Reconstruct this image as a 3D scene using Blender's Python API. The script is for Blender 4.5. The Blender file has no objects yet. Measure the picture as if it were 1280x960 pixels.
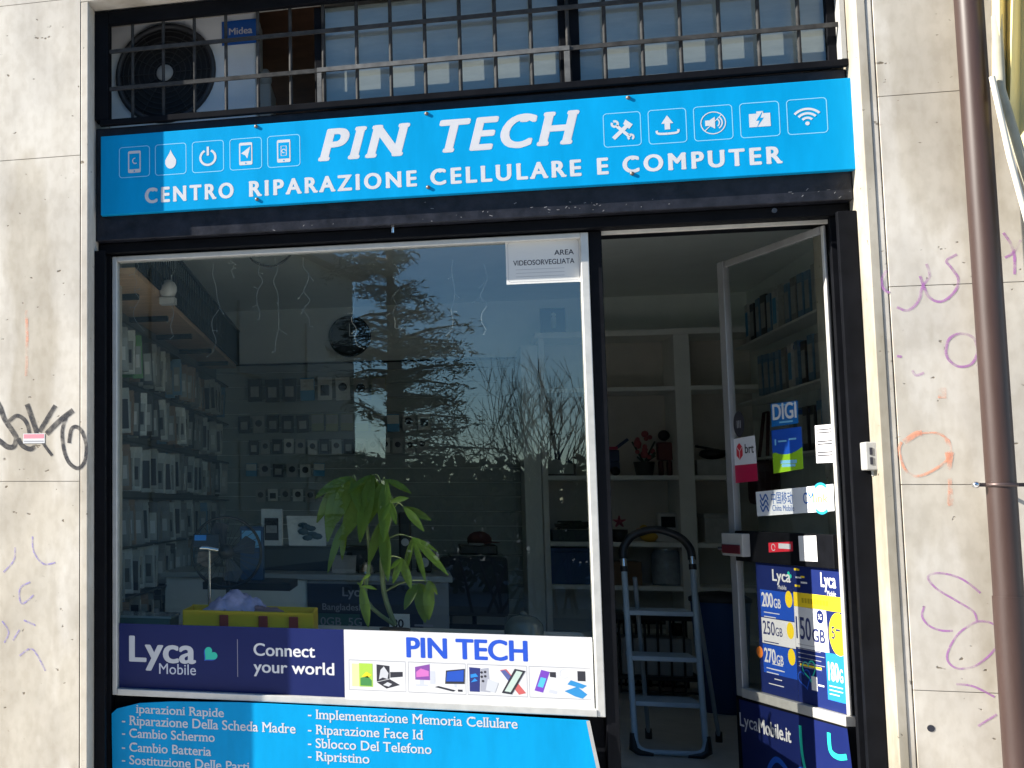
import bpy, bmesh, math, random, os
from mathutils import Vector, Matrix
random.seed(7)
SC = bpy.context.scene
COL = SC.collection

# ------------------------------------------------------------------ camera
F_PX, CX, CY = 1550.0, 85.0, 482.5744
YAW, PITCH, ROLL = math.radians(-15.62576833), math.radians(5.36164463), math.radians(0.16510375)
EYE = Vector((0, -4.68, 1.15))
def _axes():
    cy, sy, cp, sp, cr, sr = math.cos(YAW), math.sin(YAW), math.cos(PITCH), math.sin(PITCH), math.cos(ROLL), math.sin(ROLL)
    f = Vector((sy*cp, cy*cp, sp)); r = Vector((cy, -sy, 0)); u = r.cross(f)
    return cr*r + sr*u, -sr*r + cr*u, f
AR, AU, AF = _axes()
cam = bpy.data.objects.new('camera', bpy.data.cameras.new('camera'))
COL.objects.link(cam); SC.camera = cam
cam.data.sensor_width = 36; cam.data.lens = F_PX/1280*36
cam.data.shift_x = (640-CX)/1280; cam.data.shift_y = (CY-480)/1280
cam.data.clip_start = 0.05; cam.data.clip_end = 2000
cam.matrix_world = Matrix(((AR.x, AU.x, -AF.x, EYE.x), (AR.y, AU.y, -AF.y, EYE.y), (AR.z, AU.z, -AF.z, EYE.z), (0, 0, 0, 1)))

# ------------------------------------------------------------------ light
SUN_T, SUN_EL = 3.25, math.radians(30.5)
sd = Vector((-SUN_T, -1, 0)).normalized()*math.cos(SUN_EL) + Vector((0, 0, math.sin(SUN_EL)))   # towards the sun
world = bpy.data.worlds.new('World'); SC.world = world; world.use_nodes = True
wn = world.node_tree; bg = wn.nodes['Background']
sky = wn.nodes.new('ShaderNodeTexSky'); sky.sky_type = 'NISHITA'; sky.sun_disc = False
sky.sun_elevation = SUN_EL; sky.sun_rotation = math.atan2(sd.x, sd.y) % (2*math.pi)
sky.air_density = 1.0; sky.dust_density = 0.1; sky.ozone_density = 3.0; sky.altitude = 600
hs = wn.nodes.new('ShaderNodeHueSaturation'); hs.inputs['Saturation'].default_value = 1.2
wn.links.new(sky.outputs[0], hs.inputs['Color']); wn.links.new(hs.outputs[0], bg.inputs[0]); bg.inputs[1].default_value = 0.072
sl = bpy.data.lights.new('sun', 'SUN'); sl.energy = 5.0; sl.angle = math.radians(0.5); sl.color = (1.0, 0.94, 0.84)
sun = bpy.data.objects.new('sun', sl); COL.objects.link(sun); sun.location = (-20, -8, 20)
sun.rotation_euler = sd.to_track_quat('Z', 'Y').to_euler()
SC.view_settings.view_transform = 'Standard'; SC.view_settings.look = 'None'
SC.view_settings.gamma = 1.0; SC.view_settings.exposure = 1.42
SC.view_settings.use_curve_mapping = False
SC.cycles.max_bounces = 12; SC.cycles.diffuse_bounces = 8; SC.cycles.glossy_bounces = 6; SC.cycles.transparent_max_bounces = 16
SC.cycles.use_denoising = True

# ------------------------------------------------------------------ measuring helpers: where the camera's sight line through a photo point meets a real plane
def _ray(px, py): return AF*F_PX + AR*(px-CX) - AU*(py-CY)
def P(px, py, y):
    d = _ray(px, py); return EYE + d*((y-EYE.y)/d.y)
def XZ(px, py, y):
    p = P(px, py, y); return (p.x, p.z)
HINGE, FREE = Vector((1.43, .25, 0)), Vector((1.235, .93, 0))
DL = (FREE-HINGE).length; DU = (HINGE-FREE)/DL; DN = Vector((-DU.y, DU.x, 0))
if DN.y > 0: DN = -DN
def DP(px, py):                       # a point of the door leaf: (distance from its free edge, height)
    d = _ray(px, py); t = (FREE-EYE).dot(DN)/d.dot(DN); p = EYE + d*t
    return ((p-FREE).dot(DU), p.z)

# ------------------------------------------------------------------ materials
MATS = {}
def mat(name, col, rough=.6, metal=0., noise=0., scale=8., bump=0., spec=.5, coat=0., stretch=None):
    if name in MATS: return MATS[name]
    m = bpy.data.materials.new(name); m.use_nodes = True; nt = m.node_tree; b = nt.nodes['Principled BSDF']
    b.inputs['Base Color'].default_value = (*col, 1); b.inputs['Roughness'].default_value = rough
    b.inputs['Metallic'].default_value = metal; b.inputs['Specular IOR Level'].default_value = spec
    b.inputs['Coat Weight'].default_value = coat
    if noise or bump:
        tc = nt.nodes.new('ShaderNodeTexCoord'); n = nt.nodes.new('ShaderNodeTexNoise')
        n.inputs['Scale'].default_value = scale; n.inputs['Detail'].default_value = 8; n.inputs['Roughness'].default_value = .65
        mp = nt.nodes.new('ShaderNodeMapping'); mp.inputs['Scale'].default_value = stretch or (1, 1, 1)
        nt.links.new(tc.outputs['Object'], mp.inputs[0]); nt.links.new(mp.outputs[0], n.inputs['Vector'])
        if noise:
            r = nt.nodes.new('ShaderNodeValToRGB'); r.color_ramp.elements[0].position = .3; r.color_ramp.elements[1].position = .7
            r.color_ramp.elements[0].color = (*[c*(1-noise) for c in col], 1); r.color_ramp.elements[1].color = (*[min(1, c*(1+noise)) for c in col], 1)
            nt.links.new(n.outputs[0], r.inputs[0]); nt.links.new(r.outputs[0], b.inputs['Base Color'])
            rr = nt.nodes.new('ShaderNodeMapRange'); rr.inputs[3].default_value = max(0, rough-.12); rr.inputs[4].default_value = min(1, rough+.12)
            nt.links.new(n.outputs[0], rr.inputs[0]); nt.links.new(rr.outputs[0], b.inputs['Roughness'])
        if bump:
            bp = nt.nodes.new('ShaderNodeBump'); bp.inputs['Strength'].default_value = bump; bp.inputs['Distance'].default_value = .01
            nt.links.new(n.outputs[0], bp.inputs['Height']); nt.links.new(bp.outputs[0], b.inputs['Normal'])
    MATS[name] = m; return m

def stone_mat(name, base, warm):
    m = bpy.data.materials.new(name); m.use_nodes = True; nt = m.node_tree; L = nt.links; b = nt.nodes['Principled BSDF']
    b.inputs['Roughness'].default_value = .72; b.inputs['Specular IOR Level'].default_value = .3
    tc = nt.nodes.new('ShaderNodeTexCoord')
    def noise(scale, sx, sz, det=8):
        mp = nt.nodes.new('ShaderNodeMapping'); mp.inputs['Scale'].default_value = (sx, sx, sz)
        n = nt.nodes.new('ShaderNodeTexNoise'); n.inputs['Scale'].default_value = scale; n.inputs['Detail'].default_value = det
        L.new(tc.outputs['Object'], mp.inputs[0]); L.new(mp.outputs[0], n.inputs['Vector']); return n
    def ramp(n, p0, p1, c0, c1):
        r = nt.nodes.new('ShaderNodeValToRGB'); r.color_ramp.elements[0].position = p0; r.color_ramp.elements[1].position = p1
        r.color_ramp.elements[0].color = (*c0, 1); r.color_ramp.elements[1].color = (*c1, 1); L.new(n.outputs[0], r.inputs[0]); return r
    def mul(a, c, f=1.):
        x = nt.nodes.new('ShaderNodeMix'); x.data_type = 'RGBA'; x.blend_type = 'MULTIPLY'; x.inputs[0].default_value = f
        L.new(a, x.inputs[6]); L.new(c, x.inputs[7]); return x.outputs[2]
    cloud = ramp(noise(4.5, 1, .6, 10), .38, .62, [c*.89 for c in base], warm)
    streak = ramp(noise(5, 2.4, .22, 10), .36, .60, (.93, .92, .905), (1, 1, 1))
    fine = ramp(noise(34, 1, .6, 8), .36, .58, (.91, .90, .885), (1, 1, 1))
    pits = ramp(noise(26, 1, 1.6, 3), .262, .30, (.34, .31, .27), (1, 1, 1))
    big = ramp(noise(1.1, 1, .8, 4), .35, .65, (.95, .93, .90), (1, 1, 1))
    vein = ramp(noise(2.2, 1.3, .35, 12), .49, .535, (1, 1, 1), (.86, .84, .80))
    c = mul(mul(mul(cloud.outputs[0], streak.outputs[0]), fine.outputs[0]), pits.outputs[0]); c = mul(mul(c, big.outputs[0]), vein.outputs[0])
    L.new(c, b.inputs['Base Color'])
    bp = nt.nodes.new('ShaderNodeBump'); bp.inputs['Strength'].default_value = .35; bp.inputs['Distance'].default_value = .004
    L.new(pits.outputs[0], bp.inputs['Height'])
    b2 = nt.nodes.new('ShaderNodeBump'); b2.inputs['Strength'].default_value = .25; b2.inputs['Distance'].default_value = .006
    L.new(cloud.outputs[0], b2.inputs['Height']); L.new(bp.outputs[0], b2.inputs['Normal']); L.new(b2.outputs[0], b.inputs['Normal'])
    MATS[name] = m; return m

def glass_mat(name, refl=1.0, tint=(.95, .98, .94), ior=1.5):
    m = bpy.data.materials.new(name); m.use_nodes = True; nt = m.node_tree; nt.nodes.clear()
    out = nt.nodes.new('ShaderNodeOutputMaterial'); mix = nt.nodes.new('ShaderNodeMixShader')
    t = nt.nodes.new('ShaderNodeBsdfTransparent'); t.inputs[0].default_value = (*tint, 1)
    g = nt.nodes.new('ShaderNodeBsdfGlossy'); g.inputs['Roughness'].default_value = 0.0; g.inputs[0].default_value = (.86, .96, 1.0, 1)
    fr = nt.nodes.new('ShaderNodeFresnel'); geo = nt.nodes.new('ShaderNodeNewGeometry')
    iv = nt.nodes.new('ShaderNodeMapRange'); iv.inputs[3].default_value = ior; iv.inputs[4].default_value = 1/ior      # a thin pane reflects alike from both sides
    nt.links.new(geo.outputs['Backfacing'], iv.inputs[0]); nt.links.new(iv.outputs[0], fr.inputs[0])
    k = nt.nodes.new('ShaderNodeMath'); k.operation = 'MULTIPLY'; k.inputs[1].default_value = refl; k.use_clamp = True
    nt.links.new(fr.outputs[0], k.inputs[0]); nt.links.new(k.outputs[0], mix.inputs[0])
    nt.links.new(t.outputs[0], mix.inputs[1]); nt.links.new(g.outputs[0], mix.inputs[2]); nt.links.new(mix.outputs[0], out.inputs[0])
    MATS[name] = m; return m

def spray_mat(name, col, lo, hi, scale=60.):
    m = bpy.data.materials.new(name); m.use_nodes = True; nt = m.node_tree; b = nt.nodes['Principled BSDF']
    b.inputs['Base Color'].default_value = (*col, 1); b.inputs['Roughness'].default_value = .7
    tc = nt.nodes.new('ShaderNodeTexCoord'); n = nt.nodes.new('ShaderNodeTexNoise'); n.inputs['Scale'].default_value = scale; n.inputs['Detail'].default_value = 6
    r = nt.nodes.new('ShaderNodeMapRange'); r.inputs[1].default_value = .3; r.inputs[2].default_value = .7; r.inputs[3].default_value = lo; r.inputs[4].default_value = hi
    nt.links.new(tc.outputs['Object'], n.inputs['Vector']); nt.links.new(n.outputs[0], r.inputs[0]); nt.links.new(r.outputs[0], b.inputs['Alpha'])
    MATS[name] = m; return m

def leaf_mat(name, col, trans):
    m = bpy.data.materials.new(name); m.use_nodes = True; nt = m.node_tree; nt.nodes.clear()
    out = nt.nodes.new('ShaderNodeOutputMaterial'); mix = nt.nodes.new('ShaderNodeMixShader'); mix.inputs[0].default_value = .45
    d = nt.nodes.new('ShaderNodeBsdfPrincipled'); d.inputs['Roughness'].default_value = .45
    t = nt.nodes.new('ShaderNodeBsdfTranslucent'); t.inputs[0].default_value = (*trans, 1)
    tc = nt.nodes.new('ShaderNodeTexCoord'); n = nt.nodes.new('ShaderNodeTexNoise'); n.inputs['Scale'].default_value = 14
    r = nt.nodes.new('ShaderNodeValToRGB'); r.color_ramp.elements[0].color = (*[c*.6 for c in col], 1); r.color_ramp.elements[1].color = (*[c*1.4 for c in col], 1)
    nt.links.new(tc.outputs['Object'], n.inputs['Vector']); nt.links.new(n.outputs[0], r.inputs[0]); nt.links.new(r.outputs[0], d.inputs['Base Color'])
    nt.links.new(d.outputs[0], mix.inputs[1]); nt.links.new(t.outputs[0], mix.inputs[2]); nt.links.new(mix.outputs[0], out.inputs[0])
    MATS[name] = m; return m

STONE = stone_mat('travertine', (.575, .54, .485), (.635, .60, .54))
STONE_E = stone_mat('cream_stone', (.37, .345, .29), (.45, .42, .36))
GLASS = glass_mat('window_glass', 2.6, ior=1.62)
GLASS_T = glass_mat('transom_glass', 1.8)
GLASS_D = glass_mat('door_glass', 1.0, (.86, .90, .89))
BLACK = mat('black_painted_steel', (.004, .0045, .0065), .6, noise=.35, scale=14, bump=.08, spec=.1)
NAVY = mat('scuffed_black_housing', (.012, .013, .019), .42, noise=.6, scale=18, bump=.3, spec=.3)
DARKF = mat('dark_steel_bars', (.010, .011, .013), .5, noise=.4, scale=30, spec=.25)
ALU = mat('aluminium_frame', (.56, .55, .52), .42, metal=.35, noise=.1, scale=20)
CREAMF = mat('cream_frame', (.62, .60, .55), .5, noise=.12, scale=20)
SIGNBLUE = mat('sign_blue', (.0, .275, .57), .48, noise=.13, scale=4, spec=.12, bump=.04, stretch=(1.5, 1, .35))
BOARDBLUE = mat('board_blue', (.0, .27, .56), .48, noise=.13, scale=5, spec=.12, bump=.05, stretch=(1.5, 1, .4))
WHITE = mat('white_vinyl', (.62, .62, .63), .5, noise=.04, scale=9)
OFFW = mat('sign_lettering', (.52, .53, .56), .5, noise=.05, scale=12)
LBLUE = mat('pale_blue_outline', (.22, .55, .80), .5)
NAVYV = mat('navy_vinyl', (.007, .014, .09), .45, noise=.06, scale=6, spec=.25)
NAVYP = mat('poster_navy', (.010, .020, .11), .45, noise=.06, scale=6, spec=.25)
ROYAL = mat('royal_blue', (.012, .07, .42), .45)
AZURE = mat('azure', (.02, .22, .62), .45)
GREEN = mat('heart_green', (.02, .50, .36), .5)
YELLOW = mat('poster_yellow', (.80, .58, .02), .5)
RED = mat('label_red', (.55, .02, .04), .45)
INK = mat('ink_dark', (.02, .02, .03), .6)
GREYTXT = mat('ink_grey', (.30, .30, .33), .6)
SCREEN = mat('dark_screen', (.01, .012, .02), .15)
CHROME = mat('chrome', (.75, .75, .76), .18, metal=1.)
PLASTIC_B = mat('black_plastic', (.014, .014, .016), .4)
PLASTIC_W = mat('white_plastic', (.55, .55, .54), .45, noise=.05)
PLASTIC_G = mat('grey_plastic', (.36, .36, .35), .5, noise=.08, scale=20)
WALLI = mat('shop_wall_paint', (.84, .88, .84), .8, noise=.05, scale=4)
SLAT = mat('slatwall_grey', (.36, .40, .385), .6, noise=.08, scale=6)
SHELFM = mat('shelf_board', (.85, .85, .80), .55, noise=.05)
SHELFB = mat('shelf_back', (.66, .62, .56), .7, noise=.06)
CEILM = mat('ceiling_paint', (.84, .88, .84), .85, noise=.05, scale=3)
FLOORM = mat('shop_floor_tile', (.46, .45, .43), .35, noise=.2, scale=8)
WOODB = mat('brown_board', (.16, .085, .045), .6, noise=.25, scale=9, stretch=(1, 8, 1))
ASPH = mat('asphalt', (.05, .05, .052), .9, noise=.3, scale=40, bump=.3)
PAVE = mat('pavement', (.56, .545, .52), .85, noise=.2, scale=20, bump=.2)

# ------------------------------------------------------------------ building helpers
def wloc(o):
    v = Vector((0, 0, 0))
    while o is not None: v = v + o.location; o = o.parent
    return v
def tag(o, label=None, cat=None, group=None, kind=None):
    if label: o['label'] = label
    if cat: o['category'] = cat
    if group: o['group'] = group
    if kind: o['kind'] = kind
    return o
def thing(name, label, cat, loc, group=None):
    o = bpy.data.objects.new(name, None); COL.objects.link(o); o.location = loc
    o.empty_display_size = .05
    return tag(o, label, cat, group)

class MB:
    def __init__(s): s.v = []; s.f = []; s.m = []; s.cur = 0; s.smooth = set()
    def add(s, vs, fs, smooth=False):
        n = len(s.v); s.v += [Vector(v) for v in vs]
        for f in fs:
            if smooth: s.smooth.add(len(s.f))
            s.f.append([n+i for i in f]); s.m.append(s.cur)
        return s
    def box(s, x0, x1, y0, y1, z0, z1):
        x0, x1 = min(x0, x1), max(x0, x1); y0, y1 = min(y0, y1), max(y0, y1); z0, z1 = min(z0, z1), max(z0, z1)
        return s.add([(x0, y0, z0), (x1, y0, z0), (x1, y1, z0), (x0, y1, z0), (x0, y0, z1), (x1, y0, z1), (x1, y1, z1), (x0, y1, z1)],
                     [(0, 3, 2, 1), (4, 5, 6, 7), (0, 1, 5, 4), (1, 2, 6, 5), (2, 3, 7, 6), (3, 0, 4, 7)])
    def slab(s, o, u, v, n, u0, u1, v0, v1, n0, n1):         # a box in a rotated frame
        c = [o+u*a+v*b+n*d for d in (n0, n1) for b in (v0, v1) for a in (u0, u1)]
        return s.add(c, [(0, 1, 3, 2), (4, 6, 7, 5), (0, 4, 5, 1), (2, 3, 7, 6), (0, 2, 6, 4), (1, 5, 7, 3)])
    def tube(s, pts, r, n=8, cap=True):
        pts = [Vector(p) for p in pts]; rs = r if isinstance(r, (list, tuple)) else [r]*len(pts)
        rings = []; prev = None
        for i, p in enumerate(pts):
            d = (pts[min(i+1, len(pts)-1)]-pts[max(i-1, 0)]).normalized()
            a = prev if prev is not None else (Vector((0, 0, 1)) if abs(d.z) < .9 else Vector((1, 0, 0)))
            e1 = (a-d*a.dot(d)).normalized(); prev = e1; e2 = d.cross(e1)
            rings.append([p+(e1*math.cos(2*math.pi*k/n)+e2*math.sin(2*math.pi*k/n))*rs[i] for k in range(n)])
        vs = [q for rg in rings for q in rg]; fs = []
        for i in range(len(rings)-1):
            for k in range(n): fs.append((i*n+k, i*n+(k+1) % n, (i+1)*n+(k+1) % n, (i+1)*n+k))
        s.add(vs, fs, True)
        if cap and rs[0] > 1e-5: s.add(rings[0], [tuple(range(n))[::-1]]); s.add(rings[-1], [tuple(range(n))])
        return s
    def lathe(s, c, prof, n=20, axis='z'):
        c = Vector(c); vs = []; fs = []
        for (r, h) in prof:
            for k in range(n):
                a = 2*math.pi*k/n; p = (r*math.cos(a), r*math.sin(a), h)
                if axis == 'y': p = (p[0], p[2], p[1])
                vs.append(c+Vector(p))
        for i in range(len(prof)-1):
            for k in range(n): fs.append((i*n+k, i*n+(k+1) % n, (i+1)*n+(k+1) % n, (i+1)*n+k))
        return s.add(vs, fs, True)
    def ball(s, c, r, sx=1, sy=1, sz=1, n=14):
        c = Vector(c); vs = []; fs = []; m = n//2
        for i in range(m+1):
            t = math.pi*i/m
            for k in range(n):
                a = 2*math.pi*k/n; vs.append(c+Vector((r*sx*math.sin(t)*math.cos(a), r*sy*math.sin(t)*math.sin(a), r*sz*math.cos(t))))
        for i in range(m):
            for k in range(n): fs.append((i*n+k, (i+1)*n+k, (i+1)*n+(k+1) % n, i*n+(k+1) % n))
        return s.add(vs, fs, True)
    def prism(s, pts, d):                                     # polygon extruded along a vector
        d = Vector(d); n = len(pts); a = [Vector(p) for p in pts]
        return s.add(a+[p+d for p in a], [tuple(range(n)), tuple(range(2*n-1, n-1, -1))]+[(i, i+n, (i+1) % n+n, (i+1) % n) for i in range(n)])
    def build(s, name, mats, parent=None, bevel=0., loc=None):
        mats = mats if isinstance(mats, (list, tuple)) else [mats]
        if parent is not None: base = wloc(parent); l = Vector((0, 0, 0))
        else:
            xs = [v.x for v in s.v]; ys = [v.y for v in s.v]; zs = [v.z for v in s.v]
            base = Vector(loc) if loc is not None else Vector(((min(xs)+max(xs))/2, (min(ys)+max(ys))/2, min(zs))); l = base
        me = bpy.data.meshes.new(name); me.from_pydata([tuple(v-base) for v in s.v], [], s.f)
        for m in mats: me.materials.append(m)
        for i, p in enumerate(me.polygons):
            p.material_index = s.m[i]; p.use_smooth = i in s.smooth
        bm = bmesh.new(); bm.from_mesh(me); bmesh.ops.recalc_face_normals(bm, faces=bm.faces); bm.to_mesh(me); bm.free()
        me.update()
        o = bpy.data.objects.new(name, me); COL.objects.link(o); o.location = l
        if parent is not None: o.parent = parent
        if bevel:
            b = o.modifiers.new('bevel', 'BEVEL'); b.width = bevel; b.segments = 2; b.limit_method = 'ANGLE'; b.angle_limit = math.radians(40)
        return o

# ---- lettering and flat print: drawn in a plane of its own, one layer = 0.2 mm proud
class Plane:
    def __init__(s, o, u, v, n): s.o, s.u, s.v, s.n = Vector(o), Vector(u), Vector(v), Vector(n)
    def at(s, a, b, h): return s.o+s.u*a+s.v*b+s.n*h
def front(y): return Plane((0, y, 0), (1, 0, 0), (0, 0, 1), (0, -1, 0))
LAYER = .00022
_tc = {}
def text_geo(body, off=0., shear=0., serif=0., space=1.):
    key = (body, off, shear, serif, space)
    if key in _tc: return _tc[key]
    c = bpy.data.curves.new('t', 'FONT'); c.body = body; c.offset = off; c.space_character = space; c.resolution_u = 5
    o = bpy.data.objects.new('t', c); COL.objects.link(o)
    dg = bpy.context.evaluated_depsgraph_get(); me = bpy.data.meshes.new_from_object(o.evaluated_get(dg))
    vs = [(v.co.x, v.co.y) for v in me.vertices]; fs = [tuple(p.vertices) for p in me.polygons]; nf = len(fs)
    if serif:
        cnt = {}
        for f in fs:
            for i in range(len(f)):
                e = tuple(sorted((f[i], f[(i+1) % len(f)]))); cnt[e] = cnt.get(e, 0)+1
        for (i, j), k in list(cnt.items()):
            if k != 1: continue
            (x0, y0), (x1, y1) = vs[i], vs[j]
            if abs(y0-y1) > .004: continue
            a, b = min(x0, x1), max(x0, x1)
            if not .045 < b-a < .19: continue
            t = .05
            if abs(y0+off) < .02: q = (a-serif, y0, b+serif, y0+t)
            elif y0 > .38+off and (abs(y0-.45-off) < .045): q = (a-serif, y0-t, b, y0)
            elif y0 > .6: q = (a-serif, y0-t, b+serif, y0)
            else: continue
            n = len(vs); vs += [(q[0], q[1]), (q[2], q[1]), (q[2], q[3]), (q[0], q[3])]; fs.append((n, n+1, n+2, n+3))
    if shear: vs = [(x+y*shear, y) for x, y in vs]
    bpy.data.objects.remove(o); bpy.data.curves.remove(c); bpy.data.meshes.remove(me)
    _tc[key] = (vs, fs, [0]*nf+[1]*(len(fs)-nf)); return _tc[key]
CAP = None
def cap_h():
    global CAP
    if CAP is None: CAP = max(v[1] for v in text_geo('H')[0])
    return CAP
class Ink:
    """flat print of one colour on a plane"""
    def __init__(s, plane, layer=1): s.pl = plane; s.h = layer*LAYER; s.v = []; s.f = []; s.l = []
    def _add(s, pts, faces, lv=None):
        n = len(s.v); m = len(s.f); s.v += pts; s.f += [[n+i for i in f] for f in faces]
        s.l += lv if lv else [(m+i) % 11 for i in range(len(faces))]; return s
    def poly(s, pts): return s._add(list(pts), [tuple(range(len(pts)))])
    def rect(s, u0, v0, u1, v1): return s.poly([(u0, v0), (u1, v0), (u1, v1), (u0, v1)])
    def disc(s, u, v, r, n=28, rv=None): return s.poly([(u+r*math.cos(2*math.pi*k/n), v+(rv or r)*math.sin(2*math.pi*k/n)) for k in range(n)])
    def stroke(s, pts, w, closed=False):
        ws = w if isinstance(w, (list, tuple)) else [w]*len(pts); n = len(pts); L = []; R = []
        for i in range(n):
            a = pts[(i-1) % n] if (closed or i > 0) else pts[i]; b = pts[(i+1) % n] if (closed or i < n-1) else pts[i]
            dx, dy = b[0]-a[0], b[1]-a[1]; l = math.hypot(dx, dy) or 1; nx, ny = -dy/l*ws[i]/2, dx/l*ws[i]/2
            L.append((pts[i][0]+nx, pts[i][1]+ny)); R.append((pts[i][0]-nx, pts[i][1]-ny))
        m = n if closed else n-1
        for i in range(m):
            j = (i+1) % n; s._add([L[i], L[j], R[j], R[i]], [(0, 1, 2, 3)])
        return s
    def arc(s, u, v, r, a0, a1, w, n=20):
        return s.stroke([(u+r*math.cos(math.radians(a0+(a1-a0)*k/n)), v+r*math.sin(math.radians(a0+(a1-a0)*k/n))) for k in range(n+1)], w)
    def rring(s, u0, v0, u1, v1, r, w):
        pts = []
        for (cu, cv, a) in ((u1-r, v1-r, 0), (u0+r, v1-r, 90), (u0+r, v0+r, 180), (u1-r, v0+r, 270)):
            for k in range(6): t = math.radians(a+90*k/5); pts.append((cu+r*math.cos(t), cv+r*math.sin(t)))
        return s.stroke(pts, w, True)
    def rrect(s, u0, v0, u1, v1, r):
        pts = []
        for (cu, cv, a) in ((u1-r, v1-r, 0), (u0+r, v1-r, 90), (u0+r, v0+r, 180), (u1-r, v0+r, 270)):
            for k in range(6): t = math.radians(a+90*k/5); pts.append((cu+r*math.cos(t), cv+r*math.sin(t)))
        return s.poly(pts)
    def text(s, body, u, v, h, w=None, off=.012, shear=0., serif=0., space=1., align='l'):
        ex = off
        vs, fs, lv = text_geo(body, 0., shear, serif, space)
        if not vs: return s
        if ex:
            base_v, base_f, base_l = vs, fs, lv; vs, fs, lv = [], [], []
            for dx, dy in ((0, 0), (-ex, 0), (ex, 0), (0, ex*.55), (0, -ex*.55), (-ex*.7, ex*.4), (ex*.7, -ex*.4), (ex*.7, ex*.4), (-ex*.7, -ex*.4)):
                k_ = len(vs); vs = vs+[(x+dx, y+dy) for x, y in base_v]; fs = fs+[tuple(k_+j for j in f) for f in base_f]; lv = lv+[q_+2*(k_//max(1, len(base_v))) for q_ in base_l]
        k = h/cap_h(); x0 = min(p[0] for p in vs); x1 = max(p[0] for p in vs)
        kx = w/(x1-x0) if w else k
        if align == 'c': u -= (x1-x0)*kx/2
        if align == 'r': u -= (x1-x0)*kx
        return s._add([(u+(p[0]-x0)*kx, v+p[1]*k) for p in vs], fs, lv)
    def heart(s, u, v, r, rot=0., w=None):
        pts = []
        for k in range(40):
            t = 2*math.pi*k/40; x = 16*math.sin(t)**3/17; y = (13*math.cos(t)-5*math.cos(2*t)-2*math.cos(3*t)-math.cos(4*t))/17
            a = math.radians(rot); pts.append((u+r*(x*math.cos(a)-y*math.sin(a)), v+r*(x*math.sin(a)+y*math.cos(a))))
        return s.stroke(pts, w, True) if w else s.poly(pts)
    def build(s, name, m, parent=None):
        b = MB()
        for i, f in enumerate(s.f):                      # every face a hair apart, so that strokes may cross
            n0 = len(b.v); b.v += [s.pl.at(s.v[j][0], s.v[j][1], s.h+s.l[i]*.000012) for j in f]; b.f.append(list(range(n0, n0+len(f))))
        if not b.v: return None
        base = wloc(parent) if parent is not None else Vector((0, 0, 0))
        me = bpy.data.meshes.new(name); me.from_pydata([tuple(v-base) for v in b.v], [], b.f); me.materials.append(m); me.update()
        o = bpy.data.objects.new(name, me); COL.objects.link(o)
        if parent is not None: o.parent = parent
        return o
def smooth_path(pts, n=6):
    out = []
    for i in range(len(pts)-1):
        p0 = pts[max(i-1, 0)]; p1 = pts[i]; p2 = pts[i+1]; p3 = pts[min(i+2, len(pts)-1)]
        for k in range(n):
            t = k/n
            out.append(tuple(.5*(2*p1[j]+(p2[j]-p0[j])*t+(2*p0[j]-5*p1[j]+4*p2[j]-p3[j])*t*t+(3*p1[j]-p0[j]-3*p2[j]+p3[j])*t**3) for j in range(len(p1))))
    out.append(pts[-1]); return out

# ================================================================== SETTING
PZ0 = -.30                                               # pavement level; the shop floor is z = 0
tag(MB().add([(-700, -700, PZ0-.13), (700, -700, PZ0-.13), (700, 60, PZ0-.13), (-700, 60, PZ0-.13)], [(0, 1, 2, 3)]).build('road', ASPH), kind='structure')
tag(MB().box(-60, 60, -5.6, .02, PZ0-.5, PZ0).build('pavement', PAVE), kind='structure')
tag(MB().box(-60, 60, -5.75, -5.603, PZ0-.5, PZ0+.004).build('kerb', mat('kerb_stone', (.33, .32, .31), .8, noise=.15)), kind='structure')
tag(MB().box(-60, 60, -40, -13.5, PZ0-.5, PZ0).build('far_pavement', mat('far_paving', (.16, .155, .145), .9, noise=.2)), kind='structure')
tag(MB().box(-1.46, 2.21, .30, 4.46, -.25, 0).build('shop_floor', FLOORM), kind='structure')
tag(MB().box(-1.46, 2.21, .42, 4.46, 2.56, 2.62).build('shop_ceiling', CEILM), kind='structure')

# stone walls either side of the shop front
def stone_wall(name, label, x_face, cols, joints, ztop, back0, back1):
    t = thing(name, label, 'wall', ((cols[0][0]+cols[-1][1])/2, .3, PZ0))
    zs = [PZ0]+joints+[ztop]; g = .0012
    for (a, b) in cols:
        m = MB()
        for z0, z1 in zip(zs[:-1], zs[1:]): m.box(a+g, b-g, random.uniform(-.0003, .0003), .045, z0+g, z1-g)
        m.build('stone_slab_course', STONE, t, bevel=.0007)
    MB().box(back0, back1, .0045, .60, PZ0, ztop).build('backing', mat('joint_mortar', (.44, .41, .37), .95), t)
    return t
wl = stone_wall('stone_wall', 'pale travertine wall with black spray tag beside the shop window', 0, [(-2.9, -1.2605)], [-.07, 1.232, 2.532, 3.183], 4.6, -2.9, -1.262)
MB().box(-1.2585, -1.229, .0, .60, PZ0, 3.163).build('edge_strip', STONE, wl, bevel=.003)
wr = stone_wall('stone_wall', 'pale travertine wall with purple and orange graffiti behind the drainpipe', 0, [(1.5385, 3.1)], [.552, 1.216, 1.875, 2.527, 3.18], 4.6, 1.545, 3.1)
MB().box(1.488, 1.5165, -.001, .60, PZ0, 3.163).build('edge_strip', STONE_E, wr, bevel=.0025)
MB().box(1.5168, 1.5365, .002, .30, PZ0, 3.163).build('inner_strip', STONE, wr, bevel=.003)
lt = thing('lintel_wall', 'stone lintel wall above the grilled transom window', 'wall', (.13, .3, 3.163))
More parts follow.
